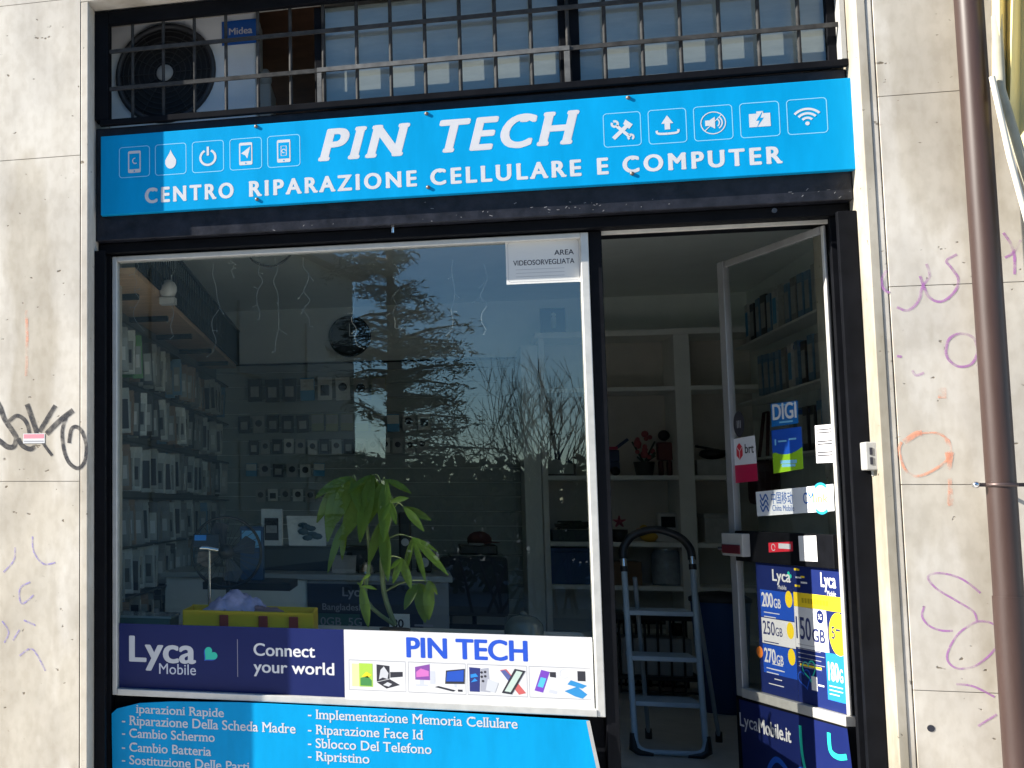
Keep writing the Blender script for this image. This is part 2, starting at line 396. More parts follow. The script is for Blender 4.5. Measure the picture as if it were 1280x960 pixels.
MB().box(-1.262, 1.54, 0, .30, 3.164, 4.6).build('lintel_stone', STONE, lt, bevel=.003); MB().box(-1.262, 1.54, .301, 1.06, 3.338, 4.6).build('niche_soffit', STONE, lt); MB().box(-1.6, 1.9, 1.0, 1.06, 2.63, 3.336).build('niche_back', mat('niche_brown', (.16, .10, .07), .7, noise=.2), lt)

# graffiti (paint on the stone)
gl = front(-.0006)
def gpath(off, sc, pts): return smooth_path([XZ(off[0]+p[0]*sc, off[1]+p[1]*sc, 0) for p in pts])
k = Ink(gl, 1); o7, s7 = (0, 460), .1876
for pts, w in (([(-60, 150), (0, 260), (30, 340), (90, 430), (108, 470), (92, 522), (50, 525), (0, 488), (-30, 470)], .021), ([(60, 355), (110, 318), (160, 342), (190, 400), (196, 470)], .016),
               ([(120, 470), (150, 518), (200, 540), (232, 522)], .019), ([(180, 240), (215, 340), (245, 430)], .021), ([(245, 430), (300, 520), (348, 584)], .012),
               ([(370, 250), (320, 330), (262, 425)], .019), ([(488, 282), (400, 350), (310, 440)], .022),
               ([(440, 330), (415, 420), (425, 540), (460, 630), (520, 668), (565, 620), (575, 520), (550, 430), (510, 392), (475, 410), (460, 500)], .015)):
    k.stroke(gpath(o7, s7, pts), w)
k.build('black_spray_tag', spray_mat('black_spray', (.035, .035, .042), .35, 1.0, 45), wl)
k = Ink(gl, 2); o8, s8 = (0, 440), .5424
for pts in ([(75, 425), (78, 460), (100, 488), (128, 485)], [(35, 450), (32, 480), (8, 508)], [(30, 665), (45, 640)], [(55, 618), (82, 630)], [(70, 530), (46, 545), (50, 580), (78, 560)], [(45, 700), (75, 685), (105, 735)], [(5, 620), (20, 645), (10, 670)]):
    k.stroke(gpath(o8, s8, pts), .007)
k.build('violet_marker_scribble', spray_mat('violet_faint', (.30, .26, .55), .1, .8, 60), wl)
k = Ink(gl, 1).stroke([XZ(33, 388, 0), XZ(34, 420, 0), XZ(33, 470, 0)], .012)
k.build('orange_drip', spray_mat('orange_faint', (.85, .38, .25), -.2, .55, 25), wl)
st = Ink(front(-.0012), 1); a = XZ(29, 542, 0); b = XZ(56, 554, 0)
t = thing('wall_sticker', 'tiny white and pink sticker over the black spray tag', 'sticker', (a[0], -.004, b[1]))
st.rect(a[0], b[1], b[0], a[1]).build('paper', WHITE, t)
Ink(front(-.0012), 2).rect(a[0]+.003, (a[1]+b[1])/2, b[0]-.003, a[1]-.003).build('pink_band', mat('sticker_pink', (.75, .25, .30), .6), t)
Ink(front(-.0012), 2).rect(a[0]+.004, b[1]+.006, b[0]-.004, b[1]+.010).build('print_line', GREYTXT, t)

k = Ink(gl, 1); F = (0, 0)
for pts in ([(1108, 338), (1102, 350), (1105, 362), (1112, 366)], [(1121, 384), (1135, 388), (1148, 376), (1153, 358), (1162, 345), (1158, 330)], [(1150, 345), (1160, 370), (1176, 377), (1192, 366), (1198, 350), (1190, 336), (1183, 326), (1196, 318)],
            [(1182, 440), (1186, 424), (1200, 417), (1216, 422), (1222, 438), (1214, 455), (1198, 458), (1186, 450), (1182, 440)], [(1140, 463), (1145, 469), (1155, 466)], [(1121, 445), (1127, 446)],
            [(1254, 291), (1264, 306), (1268, 322), (1268, 343)], [(1256, 322), (1266, 316), (1276, 300)]):
    k.stroke(gpath(F, 1, pts), .0085)
o4, s4 = (1100, 680), .2917
for pts in ([(430, 210), (350, 150), (260, 125), (205, 140), (240, 190), (330, 245), (400, 290), (415, 332)], [(520, 360), (465, 335), (410, 335), (340, 380), (295, 450), (290, 500), (330, 533), (400, 525), (460, 485), (500, 440)],
            [(190, 265), (180, 310), (210, 350), (260, 370), (312, 372)], [(325, 600), (400, 610), (490, 655)], [(420, 780), (500, 730)]):
    k.stroke(gpath(o4, s4, pts), .0068)
k.build('purple_spray_scrawl', spray_mat('purple_spray', (.42, .17, .45), .05, .85, 28), wr)
k = Ink(gl, 2); o3, s3 = (1070, 440), .25
k.stroke(gpath(o3, s3, [(330, 405), (300, 410), (240, 450)]), .018)
k.stroke(gpath(o3, s3, [(310, 408), (400, 405), (455, 440), (472, 520)]), [.006]*6+[.008]*6+[.014]*7)
k.stroke(gpath(o3, s3, [(228, 450), (215, 490), (240, 580), (290, 620), (360, 605), (440, 555), (466, 520)]), .0085)
k.stroke(gpath(o3, s3, [(466, 500), (468, 620), (474, 770)]), [.026, .024, .02, .016, .013, .011, .011, .012, .012, .014, .018, .02, .016])
k.stroke(gpath(o3, s3, [(430, 178), (430, 232)]), .024)
k.build('orange_spray_scrawl', spray_mat('orange_spray', (.85, .36, .22), -.1, .8, 28), wr)
h = XZ(1163.6, 910.4, 0); Ink(gl, 2).disc(h[0], h[1], .011).build('drill_hole', INK, wr)
h = XZ(1150, 60, 0)

# ================================================================== SHOP FRONT
sf = thing('shopfront_frame', 'black painted steel shopfront frame with shutter housing over window and door', 'shopfront', (.13, .2, 0))
m = MB().box(-1.227, 1.486, .122, .42, 2.205, 2.672); m.build('shutter_housing', NAVY, sf, bevel=.004)
MB().box(-1.226, 1.485, .165, .40, 2.163, 2.203).build('housing_lip', BLACK, sf, bevel=.003)
MB().tube([P(491, 283, .15)+Vector((0, 0, .012)), P(491, 291, .15)], .006, 8).build('bolt', CHROME, sf)
MB().tube([P(968, 263, .118), P(968, 263, .130)], .009, 8).build('bolt', CHROME, sf)
m = MB()
for (a, b, c, d) in ((-1.227, -1.184, .10, .125), (-1.227, -1.200, .125, .20), (-1.227, -1.184, .20, .32)): m.box(a, b, c, d, 0, 2.162)
m.build('guide_rail', BLACK, sf, bevel=.002)
m = MB()
for (a, b, c, d) in ((1.428, 1.486, .10, .124), (1.462, 1.486, .124, .19), (1.430, 1.486, .19, .215), (1.442, 1.486, .215, .34)): m.box(a, b, c, d, 0, 2.162)
m.build('guide_rail', BLACK, sf, bevel=.002)
MB().box(.641, .685, .215, .30, 0, 2.160).build('mullion', BLACK, sf, bevel=.002)
MB().box(-1.183, .640, .26, .30, 0, .386).build('base_panel', BLACK, sf, bevel=.002)
MB().box(.687, 1.440, .23, .255, 2.150, 2.1615).build('door_head_trim', CREAMF, sf)
MB().box(.687, 1.440, .1, .42, -.12, -.002).build('threshold', mat('threshold_stone', (.14, .13, .125), .6, noise=.2), sf)
MB().box(-1.227, 1.486, .30, .43, 2.5, 2.56).build('inner_header', CEILM, sf)

sk = Ink(front(.1215), 1)
for i in range(70):
    cxp = random.choice((390, 560, 640, 700, 740, 1010, 830)); px = cxp+random.gauss(0, 34); py = 268+(640-px)*.06+random.gauss(0, 7)
    u, v = XZ(px, py, .1215); L_ = random.uniform(.002, .012); a_ = random.uniform(-.5, .9)
    if 2.212 < v < 2.298: sk.stroke([(u, v), (u+L_*math.cos(a_), v+L_*math.sin(a_))], random.uniform(.001, .003))
tag(sk.build('scuff_marks', mat('scuff_grey', (.16, .16, .17), .7), sf), kind='stuff')

# display window
WY = .232
dw = thing('display_window', 'large fixed display window in a pale aluminium frame', 'window', (-.27, WY, .389))
m = MB(); X0, X1, Z0, Z1 = -1.180, .638, .389, 2.156
m.box(X0, X0+.020, .204, .258, Z0, Z1); m.box(X1-.028, X1, .204, .258, Z0, Z1)
m.box(X0+.020, X1-.028, .204, .258, Z1-.021, Z1); m.box(X0+.020, X1-.028, .200, .258, Z0, Z0+.026)
m.build('frame', ALU, dw, bevel=.003)
MB().add([(X0+.015, WY, Z0+.02), (X1-.02, WY, Z0+.02), (X1-.02, WY, Z1-.015), (X0+.015, WY, Z1-.015)], [(0, 1, 2, 3)]).build('glass_pane', GLASS, dw)

# sticker band on the glass
ST = front(WY-.0012)
def box4(y, c): return [XZ(p[0], p[1], y) for p in c]
zs0, zs1 = .424, .700
xa, xb, xc = XZ(149, 822, WY)[0], XZ(430.3, 830, WY)[0], XZ(741.5, 840, WY)[0]
zt0 = XZ(148, 779, WY)[1]; zt1 = XZ(741, 796, WY)[1]; zb = XZ(430, 872, WY)[1]
t = thing('window_banner', 'dark navy phone network banner along the bottom left of the window', 'banner', (xa, WY, zb))
Ink(ST, 1).poly([(xa, zb), (xb, zb), (xb, zt1), (xa, zt0)]).build('vinyl', NAVYV, t)
def W(px, py): return XZ(px, py, WY)
k = Ink(ST, 2); u, v = W(161.5, 826); u2, _ = W(245, 826); k.text('Lyca', u, v, W(161, 795)[1]-v, u2-u, off=.028)
k.build('lettering', OFFW, t)
k = Ink(ST, 2); u, v = W(199, 842); u2 = W(245, 842)[0]; k.text('Mobile', u, v, W(199, 829)[1]-v, u2-u, off=.004); k.build('lettering', mat('grey_lettering', (.50, .52, .60), .5), t)
k = Ink(ST, 2)
u, v = W(317, 819); k.text('Connect', u, v, W(317, 804)[1]-v, W(394, 819)[0]-u, off=.02)
u, v = W(317, 840); k.text('your world', u, v, W(317, 826)[1]-v+.002, W(418, 840)[0]-u, off=.02)
k.build('lettering', WHITE, t)
u, v = W(297, 822); Ink(ST, 2).rect(u-.001, W(297, 846)[1], u+.001, W(297, 799)[1]).build('divider_line', GREYTXT, t)
u, v = W(262, 818); Ink(ST, 2).heart(u-.002, v-.004, .030, -42).build('heart_shadow', ROYAL, t); Ink(ST, 3).heart(u+.002, v, .030, -42).build('heart_logo', GREEN, t)

t = thing('window_banner', 'white window banner with blue heading and four framed device pictures', 'banner', (xb, WY, zb))
Ink(ST, 1).poly([(xb+.0005, zb), (xc, zb), (xc, zt1-.002), (xb+.0005, zt1)]).build('vinyl', WHITE, t)
k = Ink(ST, 2); u, v = W(508, 821); k.text('PIN TECH', u, v, W(508, 797)[1]-v, W(660, 826)[0]-u, off=.035); k.build('heading', mat('heading_blue', (.01, .07, .50), .5), t)
frames = []
k = Ink(ST, 2)
for (a, b) in ((436.5, 507), (510.5, 582), (584.5, 658.5), (661.5, 738)):
    u0, u1 = W(a, 845)[0], W(b, 845)[0]; v0, v1 = .4455, .5565
    frames.append((u0, v0, u1, v1)); k.stroke([(u0, v0), (u1, v0), (u1, v1), (u0, v1)], .0022, True)
k.build('picture_frames', GREYTXT, t)
def fp(i, a, b): u0, v0, u1, v1 = frames[i]; return (u0+(u1-u0)*a, v0+(v1-v0)*b)
def fpoly(ink, i, pts): ink.poly([fp(i, *p) for p in pts]); return ink
pic = thing  # pictures are print on the banner: parts of it
fpoly(Ink(ST, 2), 0, [(.05, .12), (.18, .12), (.18, .88), (.05, .88)]).build('phone_picture', mat('pale_yellow', (.75, .70, .32), .5), t)
fpoly(Ink(ST, 3), 0, [(.18, .12), (.42, .12), (.42, .90), (.18, .90)]).build('phone_picture', mat('lime', (.35, .55, .06), .5), t)
fpoly(Ink(ST, 4), 0, [(.20, .15), (.40, .15), (.40, .34), (.33, .48), (.20, .40)]).build('phone_picture', mat('deep_green', (.05, .22, .06), .5), t)
fpoly(Ink(ST, 4), 0, [(.22, .45), (.31, .62), (.40, .52), (.34, .42)]).build('phone_picture', YELLOW, t)
k = Ink(ST, 2); fpoly(k, 0, [(.49, .30), (.72, .42), (.72, .84), (.49, .88)]); fpoly(k, 0, [(.49, .28), (.72, .40), (.90, .22), (.66, .08)]); fpoly(k, 0, [(.73, .45), (.95, .50), (.95, .66), (.73, .64)]); k.build('folding_phone_picture', INK, t)
k = Ink(ST, 3); fpoly(k, 0, [(.53, .38), (.60, .45), (.68, .40), (.70, .60), (.62, .82), (.56, .70)]); fpoly(k, 0, [(.60, .20), (.68, .30), (.76, .24), (.70, .15)]); k.build('folding_phone_picture', OFFW, t)
fpoly(Ink(ST, 2), 1, [(.12, .42), (.38, .42), (.38, .95), (.12, .84)]).build('monitor_picture', mat('plum', (.20, .06, .30), .5), t)
fpoly(Ink(ST, 3), 1, [(.14, .50), (.36, .55), (.36, .72), (.22, .80), (.14, .68)]).build('monitor_picture', mat('magenta', (.55, .15, .45), .5), t)
k = Ink(ST, 2); fpoly(k, 1, [(.12, .22), (.34, .22), (.34, .27), (.12, .27)]); fpoly(k, 1, [(.20, .27), (.27, .27), (.27, .42), (.20, .42)]); fpoly(k, 1, [(.38, .30), (.47, .30), (.47, .72), (.38, .72)]); fpoly(k, 1, [(.80, .34), (.84, .34), (.84, .22), (.80, .22)]); k.build('computer_picture', mat('pale_silver', (.50, .52, .58), .5), t)
fpoly(Ink(ST, 3), 1, [(.64, .32), (.98, .34), (.99, .84), (.66, .76)]).build('computer_picture', INK, t); k = Ink(ST, 3); fpoly(k, 1, [(.46, .20), (.52, .24), (.82, .12), (.78, .07)]); k.build('computer_picture', INK, t); fpoly(Ink(ST, 3), 1, [(.86, .08), (.94, .08), (.94, .15), (.86, .15)]).build('computer_picture', INK, t)
fpoly(Ink(ST, 4), 1, [(.66, .40), (.96, .42), (.97, .80), (.68, .72)]).build('computer_picture', ROYAL, t)
fpoly(Ink(ST, 2), 2, [(.03, .10), (.20, .10), (.22, .88), (.03, .90)]).build('phone_picture', mat('navy_phone', (.02, .03, .16), .4), t)
k = Ink(ST, 3); fpoly(k, 2, [(.05, .55), (.18, .60), (.14, .70), (.05, .66)]); fpoly(k, 2, [(.05, .40), (.17, .46), (.12, .54)]); k.build('phone_picture', AZURE, t)
fpoly(Ink(ST, 2), 2, [(.21, .12), (.38, .10), (.36, .90), (.23, .86)]).build('phone_case_picture', mat('silver_grey', (.33, .34, .40), .4), t)
k = Ink(ST, 3)
for (a, b) in ((.24, .74), (.30, .76), (.24, .60), (.30, .62), (.26, .46)): c = fp(2, a, b); k.disc(c[0], c[1], .0045)
k.build('lens_print', INK, t)
fpoly(Ink(ST, 4), 2, [(.30, .16), (.46, .10), (.52, .42), (.34, .54)]).build('phone_case_picture', mat('clear_case', (.52, .54, .58), .4), t)
fpoly(Ink(ST, 2), 2, [(.55, .84), (.66, .88), (.98, .12), (.86, .06)]).build('phone_picture', mat('coral_phone', (.50, .10, .10), .5), t)
fpoly(Ink(ST, 3), 2, [(.56, .82), (.64, .85), (.80, .52), (.70, .46)]).build('phone_picture', mat('slate_blue', (.08, .10, .28), .5), t)
fpoly(Ink(ST, 4), 2, [(.57, .10), (.74, .06), (.98, .84), (.80, .90)]).build('phone_picture', INK, t)
fpoly(Ink(ST, 5), 2, [(.62, .16), (.72, .13), (.93, .80), (.83, .84)]).build('phone_picture', mat('pale_mint', (.45, .55, .50), .5), t)
fpoly(Ink(ST, 2), 3, [(.08, .22), (.22, .16), (.34, .84), (.20, .90)]).build('phone_picture', mat('violet_phone', (.16, .05, .42), .4), t)
fpoly(Ink(ST, 3), 3, [(.13, .36), (.22, .32), (.28, .62), (.19, .66)]).build('phone_picture', mat('cyan_screen', (.08, .45, .70), .4), t)
fpoly(Ink(ST, 2), 3, [(.34, .68), (.44, .66), (.44, .84), (.34, .84)]).build('accessory_picture', INK, t); fpoly(Ink(ST, 2), 3, [(.79, .58), (.92, .58), (.92, .90), (.79, .90)]).build('accessory_picture', INK, t)
k = Ink(ST, 2); a = fp(3, .58, .80); k.arc(a[0], a[1], .016, 0, 320, .0016); k.build('cable_picture', mat('pale_silver', (.5, .5, .5), .5), t); k = Ink(ST, 2); fpoly(k, 3, [(.30, .18), (.44, .12), (.46, .22), (.34, .28)]); k.build('cable_picture', mat('pale_silver', (.5, .5, .5), .5), t)
k = Ink(ST, 3); fpoly(k, 3, [(.57, .24), (.78, .40), (.94, .16), (.86, .02), (.74, .08)]); fpoly(k, 3, [(.62, .46), (.68, .60), (.94, .44), (.86, .34)]); k.build('blue_phone_picture', mat('sky_phone', (.02, .22, .50), .5), t)

# surveillance notice behind the top right of the glass
NT = front(WY-.0012)
c = [W(631.5, 301), W(725.5, 296), W(726.5, 352), W(632.5, 356)]
t = thing('notice_sign', 'white video surveillance notice stuck at the top right of the window', 'sign', (c[3][0], WY, c[3][1]))
u0, u1, v0, v1 = c[0][0], c[1][0], c[2][1], c[0][1]
Ink(NT, 1).rect(u0, v0, u1, v1).build('notice_sheet', mat('notice_cream', (.62, .62, .60), .5), t)
k = Ink(NT, 2).rring(u0+.008, v0+.008, u1-.008, v1-.008, .01, .0012)
for q in (.16, .24, .32): k.rect(u0+.035, v0+(v1-v0)*q, u1-.06, v0+(v1-v0)*q+.0013)
k.build('border_print', GREYTXT, t)
k = Ink(NT, 2); k.text('AREA', u1-.025, v0+(v1-v0)*.62, .019, off=.012, align='r'); k.text('VIDEOSORVEGLIATA', u1-.025, v0+(v1-v0)*.42, .019, .195, off=.012, align='l') if False else k.text('VIDEOSORVEGLIATA', u0+.026, v0+(v1-v0)*.42, .019, (u1-u0)-.05, off=.012)
k.build('lettering', INK, t)

# ------------------------------------------------------------------ big shop sign
SY = .090; SP = front(SY-.0002)
def G(px, py): return XZ(px, py, SY)
sg = thing('shop_sign', 'long bright blue shop sign with white lettering and ten icons above the door', 'sign', (.146, SY, 2.303))
MB().box(-1.199, 1.490, SY, SY+.030, 2.304, 2.629).build('sign_panel', SIGNBLUE, sg, bevel=.002)
MB().box(1.4905, 1.4965, SY-.002, SY+.034, 2.303, 2.631).build('end_trim', BLACK, sg)
k = Ink(SP, 1); u, v = G(397.5, 204.5); u2, _ = G(514, 195); hh = .118
k.text('PIN', u, 2.4665, hh, G(514, 195)[0]-u, off=.042, shear=.26, serif=.03, space=1.22)
u = G(550, 191)[0]; k.text('TECH', u, 2.4665, hh, G(726, 178)[0]-u, off=.042, shear=.26, serif=.03, space=1.22)
words = [('CENTRO', 181, 292), ('RIPARAZIONE', 311, 521), ('CELLULARE', 538, 727), ('E', 747, 761), ('COMPUTER', 779, 979)]
vb = G(300, 247)[1]
for w_, a, b in words:
    ua, ub = G(a, 230)[0], G(b, 215)[0]; k.text(w_, ua, 2.343, .058, ub-ua, off=.045, serif=.012, space=1.34)
k.build('lettering', OFFW, sg)
icons = []
for (a, b) in ((149.5, 186.5), (194.5, 232), (241, 278.5), (287.5, 326.5), (334.5, 374.5), (755, 801.5), (811.5, 858.5), (868.5, 916.5), (926.5, 975.5), (985.5, 1035.5)):
    u0, u1 = G(a, 190)[0], G(b, 160)[0]; icons.append(((u0+u1)/2, 2.514 if a < 500 else 2.503))
def icon(i, draw, label):
    cu, cv = icons[i]; s_ = .062
    f = Ink(SP, 1).rring(cu-s_, cv-s_, cu+s_, cv+s_, .012, .0028).build('icon_square', LBLUE, sg); f['label'] = label
    iw, ib, i2 = Ink(SP, 2), Ink(SP, 3), Ink(SP, 4); draw(cu, cv, iw, ib, i2)
    iw.build('icon_mark', OFFW, f); ib.build('icon_cutout', SIGNBLUE, f); i2.build('icon_detail', OFFW, f)
def phone(cu, cv, iw, ib):
    iw.rrect(cu-.026, cv-.045, cu+.026, cv+.045, .006); ib.rect(cu-.021, cv-.030, cu+.021, cv+.034); ib.disc(cu, cv-.038, .0032, 10)
def d0(cu, cv, iw, ib, i2): phone(cu, cv, iw, ib); i2.arc(cu+.004, cv+.004, .011, 90, 300, .004)
def d1(cu, cv, iw, ib, i2): iw.poly([(cu+.022*math.sin(t_)*(1 if math.cos(t_) < .2 else (1-math.cos(t_))/.8), cv-.012+.026*math.cos(t_)*(1 if math.cos(t_) < 0 else 2.0)) for t_ in [2*math.pi*q/36 for q in range(36)]])
def d2(cu, cv, iw, ib, i2): iw.arc(cu, cv-.004, .030, 115, 425, .009); iw.rect(cu-.0045, cv+.004, cu+.0045, cv+.040)
def d3(cu, cv, iw, ib, i2): phone(cu, cv, iw, ib); i2.poly([(cu-.018, cv+.002), (cu+.018, cv+.028), (cu+.006, cv-.020), (cu-.002, cv-.006)])
def d4(cu, cv, iw, ib, i2): phone(cu, cv, iw, ib); i2.stroke([(cu-.010, cv-.018), (cu+.010, cv-.018), (cu+.010, cv+.020), (cu-.010, cv+.020)], .003, True); i2.arc(cu, cv, .007, 0, 300, .003)
def d5(cu, cv, iw, ib, i2): iw.stroke([(cu-.030, cv-.032), (cu+.018, cv+.014)], .014); iw.poly([(cu+.004, cv+.020), (cu+.024, cv+.000), (cu+.036, cv+.016), (cu+.012, cv+.036)]); iw.stroke([(cu+.026, cv-.030), (cu-.020, cv+.016)], .011); iw.arc(cu-.024, cv+.022, .010, 150, 480, .008); iw.arc(cu+.028, cv-.030, .009, -60, 240, .007)
def d6(cu, cv, iw, ib, i2): iw.poly([(cu-.020, cv+.010), (cu+.020, cv+.010), (cu, cv+.040)]); iw.rect(cu-.009, cv-.012, cu+.009, cv+.010); iw.stroke(smooth_path([(cu-.036, cv-.014), (cu-.028, cv-.026), (cu+.028, cv-.026), (cu+.036, cv-.014)]), .008)
def d7(cu, cv, iw, ib, i2): iw.arc(cu, cv, .040, 0, 360, .0035); iw.poly([(cu-.026, cv-.010), (cu-.012, cv-.010), (cu+.006, cv-.022), (cu+.006, cv+.022), (cu-.012, cv+.010), (cu-.026, cv+.010)]); iw.arc(cu+.004, cv, .016, -50, 50, .0045); iw.arc(cu+.004, cv, .025, -55, 55, .0045); iw.stroke([(cu-.028, cv-.028), (cu+.028, cv+.028)], .003)
def d8(cu, cv, iw, ib, i2): iw.rect(cu-.034, cv-.026, cu+.034, cv+.022); iw.rect(cu-.010, cv+.022, cu+.012, cv+.030); ib.poly([(cu+.010, cv+.030), (cu-.012, cv-.004), (cu-.001, cv-.004), (cu-.010, cv-.028), (cu+.013, cv+.006), (cu+.002, cv+.006)])
def d9(cu, cv, iw, ib, i2):
    iw.disc(cu, cv-.026, .007, 14)
    for r_ in (.020, .036, .052): iw.arc(cu, cv-.026, r_, 42, 138, .008)
for i, (d_, l_) in enumerate(((d0, 'broken phone icon'), (d1, 'water drop icon'), (d2, 'power button icon'), (d3, 'phone with paper plane icon'), (d4, 'phone with battery icon'), (d5, 'crossed tools icon'), (d6, 'upload arrow icon'), (d7, 'muted speaker icon'), (d8, 'battery flash icon'), (d9, 'wireless waves icon'))): icon(i, d_, l_)
for (a, b) in ((320, 158), (533, 142), (785, 122), (321, 249), (535, 234), (790, 217)):
    u, v = G(a, b); MB().lathe((u, SY, v), [(0, -.007), (.006, -.006), (.0075, 0)], 10, 'y').build('screw', mat('rusty_screw', (.16, .13, .11), .5, metal=.6), sg)

# ------------------------------------------------------------------ blue service board under the window
BY = .188
bd = thing('service_board', 'blue board listing phone repairs in white serif lettering below the window', 'sign', (-.27, BY, -.25))
def B(px, py): return XZ(px, py, BY)
top = [B(p[0], p[1]) for p in ((139.5, 892), (146, 886), (174, 879), (215, 877), (300, 878), (370, 881.5), (520, 888.5), (736, 901))]
pts = top+[B(742, 930), B(752, 975), (.70, -.25), (-1.17, -.25)]
MB().prism([(q[0], BY, q[1]) for q in pts], (0, .012, 0)).build('board', BOARDBLUE, bd)
k = Ink(front(BY), 1)
k.stroke([(q[0]-.004, q[1]-.000) for q in [B(736.5, 901), B(742.5, 930), B(752.5, 975), (.70, -.25)]], .012); k.build('worn_edge', PLASTIC_G, bd)
k = Ink(front(BY), 3)
lines = [('iparazioni Rapide', 170, 280, 891, 11), ('- Riparazione Della Scheda Madre', 152.5, 369.5, 905.5, 12), ('- Cambio Schermo', 152.5, 268.5, 921, 11.5), ('- Cambio Batteria', 152.5, 264, 938.5, 11.5), ('- Sostituzione Delle Parti', 152.5, 312, 954.5, 11.5), ('- Vetro Rotto', 152.5, 238, 972, 11.5),
         ('- Implementazione Memoria Cellulare', 385, 647, 898, 12), ('- Riparazione Face Id', 385, 529, 917, 12), ('- Sblocco Del Telefono', 385, 539.5, 934, 12), ('- Ripristino', 385, 462, 950, 12)]
for s_, a, b, yb, hp in lines:
    if s_ == '- Vetro Rotto': continue
    u, v = B(a, yb); u2 = B(b, yb+8)[0]; k.text(s_, u, v, (B(a, yb-hp)[1]-v)*.96, u2-u, off=.012, serif=.05)
k.build('lettering', OFFW, bd)

# ------------------------------------------------------------------ transom: steel grille, panes, air conditioner
GY = .118
gr = thing('window_grille', 'dark steel bar grille across the transom over the shop sign', 'grille', (.13, GY, 2.675))
MB().box(-1.205, 1.487, .095, .120, 2.676, 2.7).build('bottom_rail', BLACK, gr, bevel=.002)
MB().box(-1.227, -1.17, .10, .16, 2.701, 3.155).build('side_post', BLACK, gr, bevel=.002)
MB().box(1.468, 1.486, .10, .16, 2.701, 3.155).build('side_post', PLASTIC_G, gr, bevel=.002)
MB().box(-1.169, 1.467, .10, .13, 3.10, 3.155).build('top_rail', BLACK, gr, bevel=.002)
WEATH = mat('weathered_bar_steel', (.042, .042, .042), .6, noise=.45, scale=25, spec=.08)
for z in (2.833, 2.990): MB().box(-1.169, 1.467, GY-.004, GY+.004, z-.008, z+.008).build('cross_bar', WEATH, gr)
x = -1.075
while x < 1.45:
    MB().tube([(x, GY+.0135, 2.69), (x, GY+.0135, 3.11)], .0068, 8).build('upright_bar', WEATH, gr); x += .1275
m = MB(); m.box(-.335, .585, GY-.0085, GY-.0045, 2.825, 2.842); m.box(.566, .585, GY-.0085, GY-.0045, 2.69, 2.8215); m.box(-.335, -.318, GY-.0085, GY-.0045, 2.69, 2.8215); m.build('opening_frame', mat('weathered_frame_steel', (.10, .10, .098), .5, noise=.4, scale=25), gr)
BLIND = mat('grey_blind', (.27, .285, .29), .8, noise=.12, scale=6, stretch=(1, 1, 5))
tw = thing('transom_window', 'dark framed transom panes with grey blinds behind the steel bars', 'window', (.55, .25, 2.69))
m = MB()
for (a, b) in ((-.345, -.305), (.555, .625), (1.44, 1.467)): m.box(a, b, .142, .21, 2.702, 3.098)
m.box(-.304, .554, .150, .21, 2.702, 2.712); m.box(.626, 1.439, .150, .21, 2.702, 2.712)
m.build('frame', BLACK, tw, bevel=.002)
for (a, b) in ((-.304, .554), (.626, 1.439)):
    MB().add([(a, .157, 2.71), (b, .157, 2.71), (b, .157, 3.099), (a, .157, 3.099)], [(0, 1, 2, 3)]).build('glass_pane', GLASS_T, tw); MB().box(a, b, .165, .172, 2.7125, 3.099).build('blind', BLIND, tw)
tag(MB().box(-1.2, 1.486, .215, .99, 2.674, 2.684).build('transom_sill', mat('sill_paint', (.30, .29, .27), .6, noise=.15)), 'grey ledge carrying the air conditioner behind the steel bars', 'ledge')
tb = tag(MB().box(-.62, -.346, .62, .66, 2.685, 3.3).build('brown_board', mat('transom_board', (.20, .10, .055), .6, noise=.2, scale=6, stretch=(1, 1, 5))), 'brown wooden board standing beside the air conditioner', 'board')
ac = thing('air_conditioner', 'white outdoor air conditioner unit with dark round fan behind the bars', 'air conditioner', (-.92, .5, 2.685))
MB().box(-1.226, -.600, .345, .61, 2.70, 3.215).build('casing', mat('ac_casing', (.78, .79, .80), .5, noise=.08, scale=4), ac, bevel=.012)
fc = P(206, 91, .335); fr_ = .212
m = MB().lathe((fc.x, .345, fc.z), [(fr_*.90, .0), (fr_*.93, -.014), (fr_, -.016), (fr_*1.02, 0)], 48, 'y'); m.build('fan_surround', mat('fan_rim', (.035, .036, .042), .5), ac)
MB().lathe((fc.x, .343, fc.z), [(0, 0), (fr_*.95, 0)], 40, 'y').build('fan_recess', mat('fan_dark', (.008, .008, .010), .7), ac)
m = MB()
for i in range(1, 9):
    r_ = fr_*.9*i/8.5
    if r_ > .04: m.tube([(fc.x+r_*math.cos(2*math.pi*q/40), .332, fc.z+r_*math.sin(2*math.pi*q/40)) for q in range(41)], .0022, 5, False)
for q in range(12): a = 2*math.pi*q/12; m.tube([(fc.x+.035*math.cos(a), .3335, fc.z+.035*math.sin(a)), (fc.x+fr_*.95*math.cos(a), .3335, fc.z+fr_*.95*math.sin(a))], .002, 5)
m.build('fan_guard', mat('fan_wire', (.02, .021, .025), .5), ac)
MB().lathe((fc.x, .331, fc.z), [(0, -.004), (.034, -.002), (.036, .004)], 24, 'y').build('fan_hub', PLASTIC_G, ac)
a = P(277, 27, .34); b = P(322, 54, .34); AP = front(.3435)
Ink(AP, 1).rect(a.x, b.z+.004, b.x-.002, a.z).build('maker_label', mat('label_blue', (.01, .10, .42), .4), ac)
Ink(AP, 2).text('Midea', a.x+.030, b.z+.048, .028, off=.02).arc(a.x+.034, b.z+.092, .02, 60, 150, .004).build('lettering', WHITE, ac)
m = MB(); m.box(-.5995, -.545, .40, .60, 2.70, 2.90); m.ball((-.575, .45, 2.93), .03, 1, 1, 1.6); m.build('pipe_cover', mat('pipe_cover_cream', (.40, .37, .33), .6), ac, bevel=.01)

